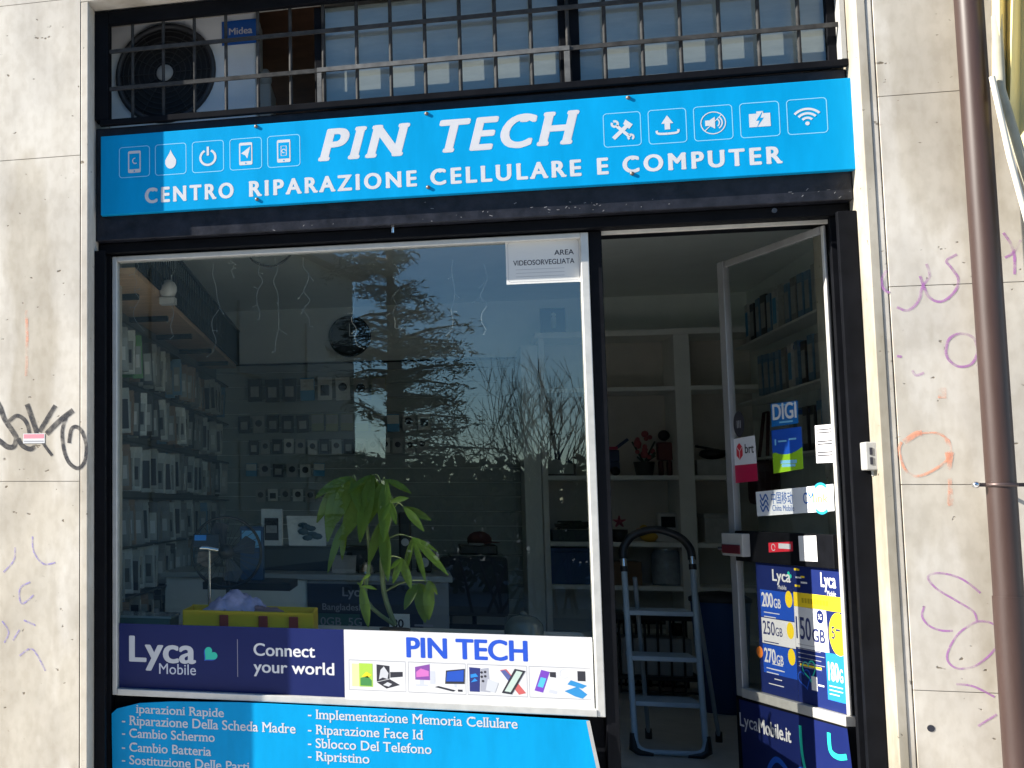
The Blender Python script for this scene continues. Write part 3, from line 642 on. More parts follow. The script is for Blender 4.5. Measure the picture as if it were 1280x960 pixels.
# ------------------------------------------------------------------ drainpipe and cloth on the right
PX_, PY_ = 1.7885, -.085
dp = thing('drainpipe', 'brown metal drainpipe running down the right stone wall', 'drainpipe', (PX_, PY_, PZ0))
PIPE = mat('brown_pipe_paint', (.042, .023, .019), .43, noise=.12, scale=6, stretch=(4, 4, .5))
MB().tube([(PX_, PY_, PZ0), (PX_, PY_, 4.5)], .0405, 28).build('pipe', PIPE, dp)
zc = P(1240, 745, PY_).z; MB().tube([(PX_, PY_, PZ0), (PX_, PY_, zc)], .0432, 28).build('lower_sleeve', PIPE, dp)
zc = P(1240, 606, PY_).z
m = MB(); m.lathe((PX_, PY_, zc), [(.0408, -.006), (.0445, -.006), (.0445, .006), (.0408, .006)], 28)
m.box(PX_-.078, PX_-.042, PY_-.006, PY_+.006, zc-.006, zc+.006); m.box(PX_+.042, PX_+.078, PY_-.006, PY_+.006, zc-.006, zc+.006); m.build('pipe_clamp', mat('clamp_brown', (.10, .07, .065), .4, metal=.6), dp)
for s_ in (-1, 1): MB().ball((PX_+s_*.072, PY_-.008, zc), .011).build('clamp_screw', CHROME, dp)
MB().tube([(PX_, PY_+.04, zc), (PX_, .0, zc)], .006, 8).build('clamp_stud', CHROME, dp)
# folded yellow awning of the neighbouring shop
AY = -.14
cl = thing('folded_awning', 'folded cream and yellow awning cloth hanging beyond the drainpipe', 'awning', (1.95, AY, 2.1))
def A3(px, py, dy=0): return P(px, py, AY+dy)
m = MB(); m.cur = 0
cols_ = [(1240, -60), (1249, -60), (1258, -60), (1268, -60), (1278, -60), (1300, -60), (1330, -60)]
low = [(1240, 112), (1250, 118), (1258, 150), (1262, 140), (1274, 172), (1300, 250), (1330, 330)]
dy = [.0, -.03, .02, -.035, .015, -.04, .02]
vs = []; n = len(cols_)
for j in range(5):
    f = j/4
    for i in range(n): vs.append(A3(cols_[i][0]+(low[i][0]-cols_[i][0])*f, cols_[i][1]+(low[i][1]-cols_[i][1])*f, dy[i]*(1-.3*f)))
fs = [(j*n+i, j*n+i+1, (j+1)*n+i+1, (j+1)*n+i) for j in range(4) for i in range(n-1)]
m.add(vs, fs); oo = m.build('cloth', mat('cream_yellow_cloth', (.72, .62, .30), .8, noise=.15, scale=3, stretch=(6, 6, .6)), cl)
sm = oo.modifiers.new('solid', 'SOLIDIFY'); sm.thickness = .003
m = MB(); m.tube([A3(1240, 96, -.05), A3(1262, 195, -.05), A3(1296, 320, -.05), A3(1330, 440, -.05)], .009, 8); m.build('arm', mat('awning_arm', (.66, .62, .52), .4, noise=.1), cl)
m = MB().tube([A3(1246, 20, -.0), A3(1250, 112, -.03), A3(1274, 190, -.03), A3(1320, 330, -.03)], .016, 8); m.build('hem_roll', mat('awning_grey', (.34, .32, .24), .8, noise=.2), cl)

# doorbell box on the right reveal
db = thing('intercom_box', 'small grey intercom box on the black door jamb', 'intercom', (1.47, .05, 1.265))
a = P(1076, 553, .085); b = P(1098, 588, .085)
MB().box(a.x, b.x, .045, .0985, b.z, a.z).build('casing', PLASTIC_G, db, bevel=.004)
MB().box(a.x+.012, a.x+.020, .0425, .0447, (a.z+b.z)/2-.028, (a.z+b.z)/2-.004).build('slot', INK, db)
MB().box(a.x+.012, a.x+.020, .0425, .0447, (a.z+b.z)/2+.004, (a.z+b.z)/2+.028).build('slot', INK, db)
MB().tube([(b.x-.012, .09, b.z-.018), (b.x-.012, .09, b.z)], .008, 8).build('cable_gland', PLASTIC_G, db)

# ------------------------------------------------------------------ glass door standing open
dr = thing('glass_door', 'glass door standing open inwards with aluminium edges and stickers', 'door', (HINGE.x, HINGE.y, .02))
UP = Vector((0, 0, 1))
def dslab(name, m_, u0, u1, v0, v1, n0, n1, bev=.003): return MB().slab(FREE, DU, UP, DN, u0, u1, v0, v1, n0, n1).build(name, m_, dr, bevel=bev)
dslab('stile', mat('door_aluminium', (.34, .345, .36), .4, metal=.4, noise=.1), 0, .046, .388, 2.145, -.014, .014)
dslab('stile', ALU, DL-.018, DL, .425, 2.145, -.004, .006)
dslab('top_rail', mat('rail_grey', (.26, .26, .26), .5, noise=.2), .0525, DL-.0185, 2.118, 2.145, -.008, .010)
dslab('lock_rail', BLACK, .0525, DL-.0185, .925, 1.045, -.020, .020)
dslab('bottom_rail', ALU, .0525, DL-.0005, .388, .424, -.020, .022)
dslab('kick_panel', BLACK, 0, DL, .02, .387, -.018, .018)
for (a, b) in ((.424, .925), (1.045, 2.118)):
    q = [FREE+DU*u_+UP*v_ for u_, v_ in ((.0525, a), (DL-.0185, a), (DL-.0185, b), (.0525, b))]
    MB().add(q, [(0, 1, 2, 3)]).build('glass_pane', GLASS_D, dr)
lk = dslab('lock_case', PLASTIC_G, .012, .165, .945, 1.035, .0205, .052)
MB().slab(FREE, DU, UP, DN, .02, .150, .955, .99, .0525, .058).build('lock_cover', mat('dark_red_plastic', (.10, .012, .02), .4), lk, bevel=.002)
MB().tube([FREE+DU*.0+UP*.97+DN*.02, FREE+DU*-.02+UP*.97+DN*.05], .008, 8).build('latch', PLASTIC_B, dr)
DPL = Plane(FREE, DU, UP, DN)
def dpl(h): return Plane(FREE+DN*h, DU, UP, DN)
def uq(*p): return [DP(*q) for q in p]
def sticker(name, label, cat, corners, m_, h=.0012, part='sheet'):
    c = uq(*corners); base = FREE+DU*c[-1][0]+UP*c[-1][1]
    t_ = thing(name, label, cat, base); Ink(dpl(h), 1).poly(c).build(part, m_, t_); return t_, c
def quad(c):                          # position inside a sticker: a across (0 left), b up (0 bottom)
    tl, tr, br, bl = c
    def q(a, b):
        x0 = bl[0]+(br[0]-bl[0])*a; y0 = bl[1]+(br[1]-bl[1])*a; x1 = tl[0]+(tr[0]-tl[0])*a; y1 = tl[1]+(tr[1]-tl[1])*a
        return (x0+(x1-x0)*b, y0+(y1-y0)*b)
    return q
D2 = dpl(.0012)
t, c = sticker('door_sticker', 'small blue sticker with bold white capitals, topmost on the glass door', 'sticker', ((963.7, 505), (997.5, 500.5), (998.5, 529), (965, 534)), mat('digi_blue', (.01, .14, .42), .4))
q = quad(c); Ink(D2, 2).text('DIGI', *q(.06, .30), .058, c[1][0]-c[0][0]-.02, off=.03).build('lettering', WHITE, t)
Ink(D2, 2).rect(*q(.1, .86), *q(.9, .91)).rect(*q(.3, .12), *q(.8, .17)).build('small_print', LBLUE, t)
t, c = sticker('door_sticker', 'blue sticker with a lime green lower half on the glass door', 'sticker', ((964.5, 538), (1002, 533), (1005, 586), (967.5, 592)), mat('sticker_blue', (.015, .09, .50), .4))
q = quad(c); Ink(D2, 2).poly([q(0, 0), q(1, 0), q(1, .52)]+[q(1-.1*i, .40+.12*abs(1-.2*i)**2) for i in range(1, 10)]+[q(0, .46)]).build('green_half', mat('lime_green', (.28, .55, .02), .45), t)
Ink(D2, 3).rect(*q(.22, .70), *q(.5, .73)).rect(*q(.58, .72), *q(.82, .75)).rect(*q(.10, .64), *q(.15, .78)).rect(*q(.25, .2), *q(.8, .24)).rect(*q(.3, .12), *q(.75, .15)).build('small_print', LBLUE, t)
t, c = sticker('door_notice', 'white opening hours notice at the hinge side of the glass door', 'notice', ((1019, 532), (1041.5, 530), (1043.5, 578), (1021, 579)), WHITE)
q = quad(c); k = Ink(D2, 2)
for v_ in (.86, .78, .55, .48, .26, .18): k.rect(*q(.10, v_), *q(.92, v_+.035))
k.build('small_print', INK, t)
t, c = sticker('door_sticker', 'white and crimson parcel sticker beside the free edge of the door', 'sticker', ((916.5, 549), (944, 544), (948, 601), (919, 604)), mat('parcel_white', (.62, .63, .68), .5))
q = quad(c); Ink(D2, 2).poly([q(0, 0), q(1, 0), q(1, .38), q(0, .40)]).build('crimson_band', mat('crimson', (.42, .01, .06), .45), t)
a = q(.28, .70); Ink(D2, 2).poly([(a[0]+.026*math.cos(math.radians(90+60*i)), a[1]+.034*math.sin(math.radians(90+60*i))) for i in range(6)]).build('cube_logo', RED, t)
Ink(D2, 3).stroke([(a[0], a[1]-.03), (a[0], a[1])], .004).stroke([(a[0]-.02, a[1]+.017), (a[0], a[1]), (a[0]+.02, a[1]+.017)], .004).build('cube_edges', WHITE, t)
Ink(D2, 2).text('brt', *q(.52, .64), .036, off=.02).build('lettering', INK, t)
a = DP(924, 530); t = thing('door_sticker', 'dark oval sticker with a pale ring on the door glass', 'sticker', FREE+DU*a[0]+UP*a[1])
Ink(D2, 1).disc(a[0], a[1], .040, rv=.052).build('sheet', INK, t); Ink(D2, 2).text('NEXI' if False else 'III', a[0]-.014, a[1]-.016, .03, off=.01).build('mark', GREYTXT, t)
t, c = sticker('door_sticker', 'long white sticker with blue Chinese lettering across the glass door', 'sticker', ((945, 615), (1042.0, 605), (1043.5, 638.5), (947, 645.5)), mat('sticker_white', (.72, .75, .80), .45))
q = quad(c); CB = mat('logo_blue', (.01, .10, .40), .5)
k = Ink(D2, 2); a = q(.11, .5)
for d_ in (.022, .0, -.022): k.stroke(smooth_path([(a[0]-.026, a[1]+d_+.014), (a[0]-.010, a[1]+d_-.008), (a[0]+.012, a[1]+d_+.012), (a[0]+.028, a[1]+d_-.008)]), .008)
k.text('中国移动', *q(.21, .50), .034, .140, off=.006); k.text('China Mobile', *q(.22, .18), .022, .140, off=.004); k.text('CM', *q(.63, .36), .040, .062, off=.006)
k.build('lettering', CB, t)
a = q(.85, .5); Ink(D2, 2).arc(a[0], a[1], .052, 50, 130, .010).arc(a[0], a[1], .052, 230, 310, .010).build('ring_mark', mat('teal_mark', (.02, .35, .50), .5), t)
Ink(D2, 3).text('link', a[0]-.045, a[1]-.014, .030, .085, off=.01).build('lettering', mat('lime_mark', (.40, .60, .10), .5), t)
t, c = sticker('door_label', 'small red label on the black lock rail of the door', 'label', ((967.5, 678.5), (998, 677), (998.5, 689), (968, 690.5)), RED, .0212)
q = quad(c); D3 = dpl(.0212); k = Ink(D3, 2); a = q(.2, .5); k.arc(a[0], a[1], .012, 0, 330, .003)
for v_ in (.62, .36): k.rect(*q(.42, v_), *q(.92, v_+.14))
k.build('small_print', OFFW, t)
t, c = sticker('door_label', 'white card taped to the black lock rail of the door', 'label', ((1005, 670), (1027.5, 669.5), (1029.5, 702), (1007, 701)), WHITE, .0212)

# network posters behind the lower glass
def poster_base(label, corners, m_=NAVYP): return sticker('window_poster', label, 'poster', corners, m_)
def D(px, py): return DP(px, py)
PINK = mat('text_navy', (.02, .03, .12), .5)
zb_, zt_ = .4255, .9235; uS = .404
t = thing('tariff_poster', 'navy phone tariff poster with 200GB 250GB 270GB offers on the lower door glass', 'poster', FREE+DU*.0545+UP*zb_)
Ink(D2, 1).rect(D(949, 790)[0], zb_, uS-.001, zt_).build('sheet', NAVYP, t)
k = Ink(D2, 2); a = D(966, 725.5); b = D(989, 727); k.text('Lyca', a[0], a[1], .042, b[0]-a[0], off=.026); k.text('Mobile', a[0]+.035, a[1]-.030, .016, .055, off=.004)
x0_, x1_ = D(953, 790)[0], uS-.001
for (py, s_) in ((758, '200'), (827, '270')):
    a = D(958, py); k.text(s_, x0_+.008, a[1], .052, .078, off=.03, space=.95); k.text('GB', x0_+.090, a[1], .034, .046, off=.024)
    k.rect(x0_+.020, a[1]-.024, x0_+.125, a[1]-.0205); k.rect(x0_+.020, a[1]-.040, x0_+.10, a[1]-.0365)
for (dx, dz, w_) in ((.06, .115, .07), (.05, .095, .09), (.07, .060, .05), (.03, .038, .10)): k.rect(x0_+dx, zb_+dz, x0_+dx+w_, zb_+dz+.0035)
k.build('lettering', WHITE, t)
for (ya, yb, m_) in ((737, 771, ROYAL), (772, 803.5, WHITE), (804.5, 840, ROYAL)):
    Ink(D2, 1.5).rect(x0_, D(956, yb)[1], x1_, D(956, ya)[1]).build('offer_band', m_, t)
a = D(958, 792.5); Ink(D2, 2).text('250', x0_+.008, a[1], .050, .080, off=.014).text('GB', x0_+.092, a[1], .032, .046, off=.008).rect(x0_+.01, a[1]-.030, x0_+.11, a[1]-.026).build('lettering', PINK, t)
for py in (750, 789, 821.5): a = D(988, py); Ink(D2, 2.2).disc(x1_-.030, a[1]+.002, .023, rv=.031).build('price_disc', YELLOW, t)
a = D(951, 815); Ink(D2, 2.2).disc(x0_-.022, a[1], .022).build('orange_disc', mat('orange_disc', (.80, .22, .03), .5), t)
a = D(992, 724); Ink(D2, 2).heart(x1_-.020, a[1]+.012, .016, -40).build('heart_logo', GREEN, t)
t = thing('tariff_poster', 'navy phone tariff poster with 150GB panel and yellow band beside the door hinge', 'poster', FREE+DU*uS+UP*zb_)
uR = DL-.0195; Ink(D2, 1).rect(uS, zb_, uR, zt_).build('sheet', NAVYP, t)
zt = D(994, 740)[1]; zb2 = D(994, 808)[1]
Ink(D2, 1.5).rect(uS, zt-.052, uR, zt).build('yellow_band', YELLOW, t)
k = Ink(D2, 2)
for i in range(9): k.rect(uS+.05+.018*i, zt-.036, uS+.05+.018*i+.013, zt-.018)
k.build('band_print', mat('band_ink', (.45, .32, .01), .5), t)
Ink(D2, 1.5).poly([(uS, zt-.0525), (.597, zt-.0525), (.604, zb2), (uS, zb2)]).build('offer_panel', WHITE, t)
k = Ink(D2, 2); k.text('150', uS+.006, zt-.168, .078, .092, off=.016); k.text('GB', uS+.104, zt-.170, .046, .076, off=.03); k.build('lettering', PINK, t)
k = Ink(D2, 2)
for i in range(6): k.rect(uS+.012, zt-.190-.016*i, uS+.17-.02*(i % 2), zt-.1875-.016*i)
k.build('small_print', GREYTXT, t)
Ink(D2, 2.4).disc(.560, zt-.078, .021, rv=.024).build('round_badge', NAVYP, t); Ink(D2, 3).text('5G', .549, zt-.087, .018, .022, off=.02).build('lettering', WHITE, t)
k = Ink(D2, 2); a = .575, D(1026, 733)[1]; k.text('Lyca', a[0], a[1], .050, .088, off=.028); k.text('Mobile', a[0]+.035, a[1]-.030, .018, .05, off=.004)
za = D(1038, 850)[1]; k.text('180', .592, za, .062, .060, off=.034); k.text('G', .655, za, .044, .020, off=.03); k.rect(.594, za-.022, .67, za-.0185); k.rect(.594, za-.036, .67, za-.0325); k.rect(.594, za-.050, .65, za-.0465); k.rect(uS+.02, zt+.052, uS+.055, zt+.058); k.rect(uS+.05, zt+.035, uS+.09, zt+.041)
k.rect(uS+.085, zb_+.055, uS+.12, zb_+.105); k.rect(uS+.125, zb_+.075, uS+.16, zb_+.081); k.build('lettering', WHITE, t)
k = Ink(D2, 2); k.rect(uS+.012, zt+.080, uS+.045, zt+.088); k.rect(uS+.012, zt+.020, uS+.045, zt+.028); k.rect(uS+.050, zt+.055, uS+.075, zt+.062); k.rect(uS+.02, zb_+.135, uS+.15, zb_+.142); k.build('yellow_print', YELLOW, t)
Ink(D2, 1.6).rect(.582, za-.07, uR, za+.095).build('azure_panel', AZURE, t)
a = D(1048, 793)
Ink(D2, 2).poly([(min(uR, .664+.056*math.cos(2*math.pi*i/32)), a[1]+.075*math.sin(2*math.pi*i/32)) for i in range(32)]).build('price_disc', YELLOW, t)
Ink(D2, 3).text('5', .622, a[1]-.018, .042, .020, off=.02).rect(.648, a[1]+.010, .672, a[1]+.018).build('lettering', PINK, t)
Ink(D2, 2).heart(uS+.075, zb2-.075, .042, 12, .006).build('heart_outline', GREEN, t); Ink(D2, 2.2).heart(uS+.045, zb2-.11, .040, 20, .005).build('heart_outline', ROYAL, t)

t, c = sticker('kick_panel_poster', 'navy poster with web address and heart loops on the door kick panel', 'poster', ((930, 874), (1066, 911), (1074, 975), (936, 975)), NAVYV, .0192)
D4 = dpl(.0192); q = quad(c)
a = D(931, 903); b = D(996, 922)
k = Ink(D4, 2); k.text('Lyca', a[0], a[1]-.012, .052, .128, off=.006); k.text('Mobile.it', a[0]+.133, a[1]-.014, .052, .215, off=.032); k.build('lettering', WHITE, t)
k = Ink(D4, 2); k.stroke(smooth_path([(.20, .02), (.21, .13), (.27, .19), (.34, .16), (.36, .10), (.40, .17), (.47, .185), (.52, .12), (.50, .02)]), .022); k.build('heart_loop', mat('loop_blue', (.015, .12, .62), .45), t)
k = Ink(D4, 3); k.stroke(smooth_path([(.435, .345), (.44, .24), (.47, .14), (.49, .02)]), .016); k.build('heart_loop', mat('loop_green', (.02, .55, .40), .45), t); k = Ink(D4, 3); k.stroke(smooth_path([(.605, .35), (.61, .29), (.65, .275), (.70, .285)]), .020); k.build('heart_loop', mat('loop_green', (.02, .55, .40), .45), t)

# ================================================================== INSIDE THE SHOP
LX, RX, BYK = -1.40, 2.15, 4.40
t = tag(MB().box(LX-.06, LX, .30, BYK+.06, 0, 2.56).build('shop_left_wall', mat('dark_slatwall', (.16, .17, .16), .6, noise=.15, scale=6)), 'dark slatted wall of hanging phone cases on the left inside the shop', 'wall')
t = thing('shop_back_wall', 'grey green back wall of the shop with slatted display panels', 'wall', (.17, BYK, 0))
MB().box(LX, RX, BYK, BYK+.06, 0, 2.56).build('plaster', WALLI, t)
sx1 = P(655, 600, BYK).x; zt = P(380, 456, BYK).z
m = MB(); z = .2
while z < zt: m.box(LX+.002, sx1, BYK-.018, BYK-.001, z, min(z+.094, zt)); z += .1
m.build('slat_panel', SLAT, t)
MB().box(LX+.002, sx1, BYK-.026, BYK-.0185, zt, zt+.012).build('panel_trim', BLACK, t)
t = tag(MB().box(RX, RX+.06, .34, BYK+.06, 0, 2.56).build('shop_right_wall', WALLI), 'pale right wall of the shop seen through the open door', 'wall')

# loft shelf
lf = thing('loft_shelf', 'brown underside loft shelf with black railing high on the left wall', 'shelf', (-1.3, 2.2, 2.10))
e0, e1 = (-1.105, .30), (-1.205, 4.05)
MB().prism([(LX+.002, .30, 2.10), (e0[0], e0[1], 2.10), (e1[0], e1[1], 2.10), (LX+.002, e1[1], 2.10)], (0, 0, .025)).build('deck', mat('loft_plywood', (.55, .36, .22), .6, noise=.25, scale=6, stretch=(1, 6, 1)), lf)
MB().prism([(e0[0], .30, 2.126), (e0[0]+.012, .30, 2.126), (e1[0]+.012, e1[1], 2.126), (e1[0], e1[1], 2.126)], (0, 0, .07)).build('fascia', BLACK, lf)
for y in (.8, 1.5, 2.2, 2.9, 3.6): MB().box(LX+.003, -1.2, y-.02, y+.02, 2.075, 2.0985).build('bearer', BLACK, lf)
m = MB()
for i in range(60):
    f = i/59; x = e0[0]+(e1[0]-e0[0])*f; y = e0[1]+(e1[1]-e0[1])*f
    m.tube([(x+.02, y, 2.12), (x+.02, y, 2.36)], .004, 5)
m.tube([(e0[0]+.02, e0[1], 2.36), (e1[0]+.02, e1[1], 2.36)], .010, 6); m.build('railing', DARKF, lf)
lamp = thing('rail_device', 'small white rounded device clipped to the loft railing', 'device', P(210, 368, .9))
p = P(210, 362, .9); m = MB(); m.ball(p, .042, 1, 1, 1.1); m.build('dome', PLASTIC_W, lamp); MB().box(p.x-.035, p.x+.035, p.y-.03, p.y+.03, p.z-.07, p.z-.04).build('bracket', PLASTIC_W, lamp)

# hanging phone-case packs on the left wall
def pack_mat(i, col): return mat('case_pack_%d' % i, col, .4, noise=.25, scale=22)
PACKS = [('grey', (.24, .24, .225)), ('white', (.60, .61, .57)), ('black', (.05, .05, .055)), ('blue', (.14, .27, .40)), ('pale grey', (.40, .405, .37)), ('green', (.10, .26, .08)), ('brown', (.26, .18, .13)), ('yellow', (.75, .55, .08))]
BACKC = mat('pack_clear_plastic', (.30, .31, .29), .25)
def pack_mesh(i, w, h, d):          # w across, h tall, d thick, hung from its top
    m = MB(); m.box(-w/2, w/2, -d/2, d/2, -h, -.03); m.box(-w*.5, w*.5, -.001, .001, -.0295, 0)
    m.cur = 1; m.box(-w*.36, w*.36, -d/2-.0015, -d/2-.0002, -h+.02, -.055); m.cur = 2; m.box(-w*.28, w*.2, -d/2-.0028, -d/2-.0016, -h*.75, -h*.45)
    me_o = m.build('case_pack', [pack_mat(i, PACKS[i][1]), BACKC if i != 4 else INK, INK if i in (1, 4) else PLASTIC_W], loc=(0, 0, 0)); return me_o
protos = [pack_mesh(i, .052, .215, .024) for i in range(len(PACKS))]
used = set()
def place(protolist, i, loc, rz, label, cat, group):
    o = protolist[i]
    if (id(protolist), i) in used: o = o.copy(); COL.objects.link(o)
    used.add((id(protolist), i)); o.location = loc; o.rotation_euler = (random.uniform(-.03, .03), random.uniform(-.05, .05), rz+random.uniform(-.12, .12))
    tag(o, label, cat, group); return o
ORD = ['top', 'second', 'third', 'fourth', 'fifth', 'lowest']
rows = [1.975, 1.70, 1.425, 1.16, .93, .70]
for r, z in enumerate(rows):
    tag(MB().box(LX+.001, LX+.11, .5, 4.25, z+.006, z+.016).build('hook_rail', PLASTIC_B), 'black hook rail carrying the %s row of packs on the left wall' % ORD[r] if False else 'black hook rail above the %s row of packs on the left wall' % ('top', 'second', 'third', 'fourth', 'fifth', 'lowest')[r], 'rail', 'hook rails on the left wall')
wts = [0, 0, 0, 1, 1, 1, 4, 4, 4, 4, 4, 2, 2, 3, 6, 6, 0]
for r, z in enumerate(rows):
    y = .55
    while y < 4.2:
        for kx in (0, 1):
            i = random.choice(wts)
            if r == 0 and 1.2 < y < 1.45: i = 5
            if r == 5 and 2.0 < y < 2.2: i = 7
            if random.random() < .06: continue
            place(protos, i, (LX+.035+kx*.046+random.uniform(-.008, .008), y+random.uniform(-.012, .012), z+random.uniform(-.012, .012)), math.pi/2 if False else random.choice((0, 0, .25)),
                  '%s phone-case pack hanging in the %s row of the left wall' % (PACKS[i][0], ORD[r]), 'phone case', 'phone-case packs hanging on the left wall')
        y += random.choice((.13, .16, .19))

# back wall rows
def small_pack(name, w, h, front_m, pic_m, kind=0):
    m = MB(); m.box(-w/2, w/2, -.012, .012, -h, 0); m.cur = 1
    if kind == 0: m.box(-w*.30, w*.30, -.0145, -.0125, -h*.80, -h*.34)
    elif kind == 1: m.box(-w*.48, w*.48, -.0145, -.0125, -h*.55, -h*.05)
    else: m.lathe((0, -.0135, -h*.42), [(0, 0), (w*.30, 0)], 12, 'y')
    return m.build(name, [front_m, pic_m], loc=(0, 0, 0))
CARD = mat('card_grey', (.45, .46, .44), .5, noise=.15, scale=20); CARDW = mat('card_white', (.78, .80, .76), .5, noise=.1, scale=20)
CARDK = mat('card_black', (.025, .025, .03), .5); CARDB = mat('card_blue', (.08, .36, .62), .5); CARDG = mat('card_olive', (.40, .42, .24), .5)
KIND = [('grey boxed earphones', CARD, INK, 2), ('white boxed charger', CARDW, INK, 0), ('black boxed cable', CARDK, CARD, 0), ('blue boxed accessory', CARDB, CARDW, 1), ('olive boxed adapter', CARDG, CARD, 1), ('white boxed earphones', CARDW, CARDK, 2)]
rowsb = [(475, 503, 308, 485, (2, 2, 2, 3, 1, 5, 0, 4)), (520, 541, 296, 540, (2, 0, 2, 2, 2, 4, 4, 4, 4, 4, 3, 0, 1)), (550, 568, 310, 536, (2, 0, 2, 5, 0, 5, 2, 5, 2, 1, 0, 5, 0, 0, 0)), (580, 596, 306, 408, (3, 0, 2, 0, 5, 3)), (612, 627, 318, 412, (0, 1, 0, 5, 0, 0))]
RNM = ['top', 'second', 'third', 'fourth', 'lowest']
pcache = {}
for r, (ya, yb, xa_, xb_, seq) in enumerate(rowsb):
    a = P(xa_, ya, BYK-.06); b = P(xb_, yb, BYK-.06); h = a.z-P(xa_, yb, BYK-.06).z; n = len(seq); st_ = (b.x-a.x)/n
    for j, i in enumerate(seq):
        key = (r, i)
        loc = (a.x+st_*(j+.5), BYK-.06, a.z+random.uniform(-.006, .006))
        lab = '%s pack hanging in the %s row of the back wall' % (KIND[i][0], RNM[r])
        if key not in pcache: o = small_pack('accessory_pack', st_*.80, h, *KIND[i][1:]); pcache[key] = o
        else: o = pcache[key].copy(); COL.objects.link(o)
        o.location = loc; o.rotation_euler = (0, random.uniform(-.04, .04), random.uniform(-.06, .06)); tag(o, lab, 'accessory', 'accessory packs on the back wall')

# clock, picture
c = P(437, 420, BYK-.03); ck = thing('wall_clock', 'round dark wall clock high on the back wall', 'clock', (c.x, c.y, c.z-.14))
MB().lathe((c.x, BYK-.001, c.z), [(.148, 0), (.148, -.035), (.130, -.038), (.128, -.02)], 32, 'y').build('rim', PLASTIC_B, ck); MB().lathe((c.x, BYK-.02, c.z), [(0, 0), (.13, 0)], 32, 'y').build('dial', mat('clock_dial', (.05, .055, .07), .7), ck)
MB().box(c.x-.003, c.x+.003, BYK-.026, BYK-.022, c.z, c.z+.09).build('hand', CARDW, ck); MB().box(c.x, c.x+.06, BYK-.029, BYK-.027, c.z-.003, c.z+.003).build('hand', CARDW, ck)
a = P(675, 386, BYK-.02); b = P(707, 415, BYK-.02); pc = thing('framed_picture', 'small dark framed picture above the cube shelves', 'picture', (a.x, BYK-.01, b.z))
MB().box(a.x, b.x, BYK-.02, BYK-.001, b.z, a.z).build('frame', mat('picture_dark', (.05, .06, .12), .5), pc); MB().box(a.x+.07, a.x+.10, BYK-.024, BYK-.021, b.z+.03, a.z-.06).build('figure', CARDW, pc); MB().ball((a.x+.085, BYK-.023, a.z-.045), .016, 1, .2, 1).build('figure_head', CARDW, pc)

# cube shelving
SYF = 4.0
def H(px, py, y=SYF): return P(px, py, y)
cs = thing('cube_shelf', 'tall pale cube shelving unit at the back behind the doorway', 'shelf', (1.3, SYF, 0))
xL, xM0, xM1 = H(677, 560).x, H(847, 560).x, H(867, 560).x; zT = H(800, 412).z
MB().box(xL, xL+.035, SYF, BYK-.03, 0, zT-.04).build('side_panel', SHELFM, cs, bevel=.002); MB().box(xM0, xM1, SYF-.002, BYK-.03, 0, zT-.04).build('divider', SHELFM, cs, bevel=.002)
MB().box(xL-.02, RX-.002, SYF-.004, BYK-.03, zT-.0385, zT).build('top_board', SHELFM, cs, bevel=.002)
zsh = [H(800, 486).z, H(800, 597).z, H(800, 681).z, H(800, 735.5).z, H(800, 800).z]
for z in zsh:
    MB().box(xL+.036, xM0-.001, SYF+.004, BYK-.03, z-.014, z+.014).build('shelf_board', SHELFM, cs, bevel=.002); MB().box(xM1+.001, RX-.003, SYF+.004, BYK-.03, z-.014, z+.014).build('shelf_board', SHELFM, cs, bevel=.002)
MB().box(xL+.036, RX-.003, BYK-.029, BYK-.006, 0, zT-.04).build('back_panel', SHELFB, cs)
MB().box(xL+.30, xL+.34, SYF+.01, BYK-.03, zsh[1]+.016, zsh[0]-.016).build('divider', SHELFB, cs) if False else None
tag(MB().box(H(655, 600, 4.1).x, xL-.003, 4.05, BYK-.001, 0, 2.2).build('pale_column', WALLI), 'pale column between the slatted wall and the cube shelves', 'column')
def on(px, sh, y=SYF+.12): return P(px, 600, y).x, zsh[sh]+.0145
# things on the shelves
x, z = on(806, 1); y = SYF+.12
t = thing('toy_flower', 'pink and red flower ornament in a dark pot on the middle shelf', 'ornament', (x, y, z))
m = MB(); m.lathe((x, y, z), [(0, 0), (.05, 0), (.065, .09), (.05, .09)], 16); m.build('pot', mat('dark_pot', (.04, .045, .04), .5), t)
m = MB(); 
for i in range(16): a = random.uniform(0, 6.28); rr = random.uniform(.0, .06); m.ball((x+rr*math.cos(a), y+rr*math.sin(a), z+.12+random.uniform(0, .16)), random.uniform(.014, .026), n=8)
m.build('blossom', mat('pink_blossom', (.40, .09, .10), .6), t)
m = MB()
for i in range(10): a = random.uniform(0, 6.28); m.tube([(x, y, z+.08), (x+.07*math.cos(a), y+.05*math.sin(a), z+.12+random.uniform(0, .12))], .006, 5)
m.build('stem', mat('dark_leaf', (.03, .05, .03), .6), t)
x, z = on(832, 1, SYF+.2); y = SYF+.2
t = thing('toy_figure', 'red toy robot figure on the middle shelf beside the flowers', 'toy', (x, y, z)); m = MB(); m.box(x-.045, x+.045, y-.03, y+.03, z+.10, z+.22); m.box(x-.04, x-.012, y-.025, y+.025, z, z+.099); m.box(x+.012, x+.04, y-.025, y+.025, z, z+.099); m.build('body', mat('toy_red', (.13, .03, .03), .5), t, bevel=.01); m = MB(); m.ball((x, y, z+.265), .036); m.box(x+.046, x+.075, y-.02, y+.02, z+.14, z+.26); m.build('head', PLASTIC_B, t)
x, z = on(765, 1); y = SYF+.15
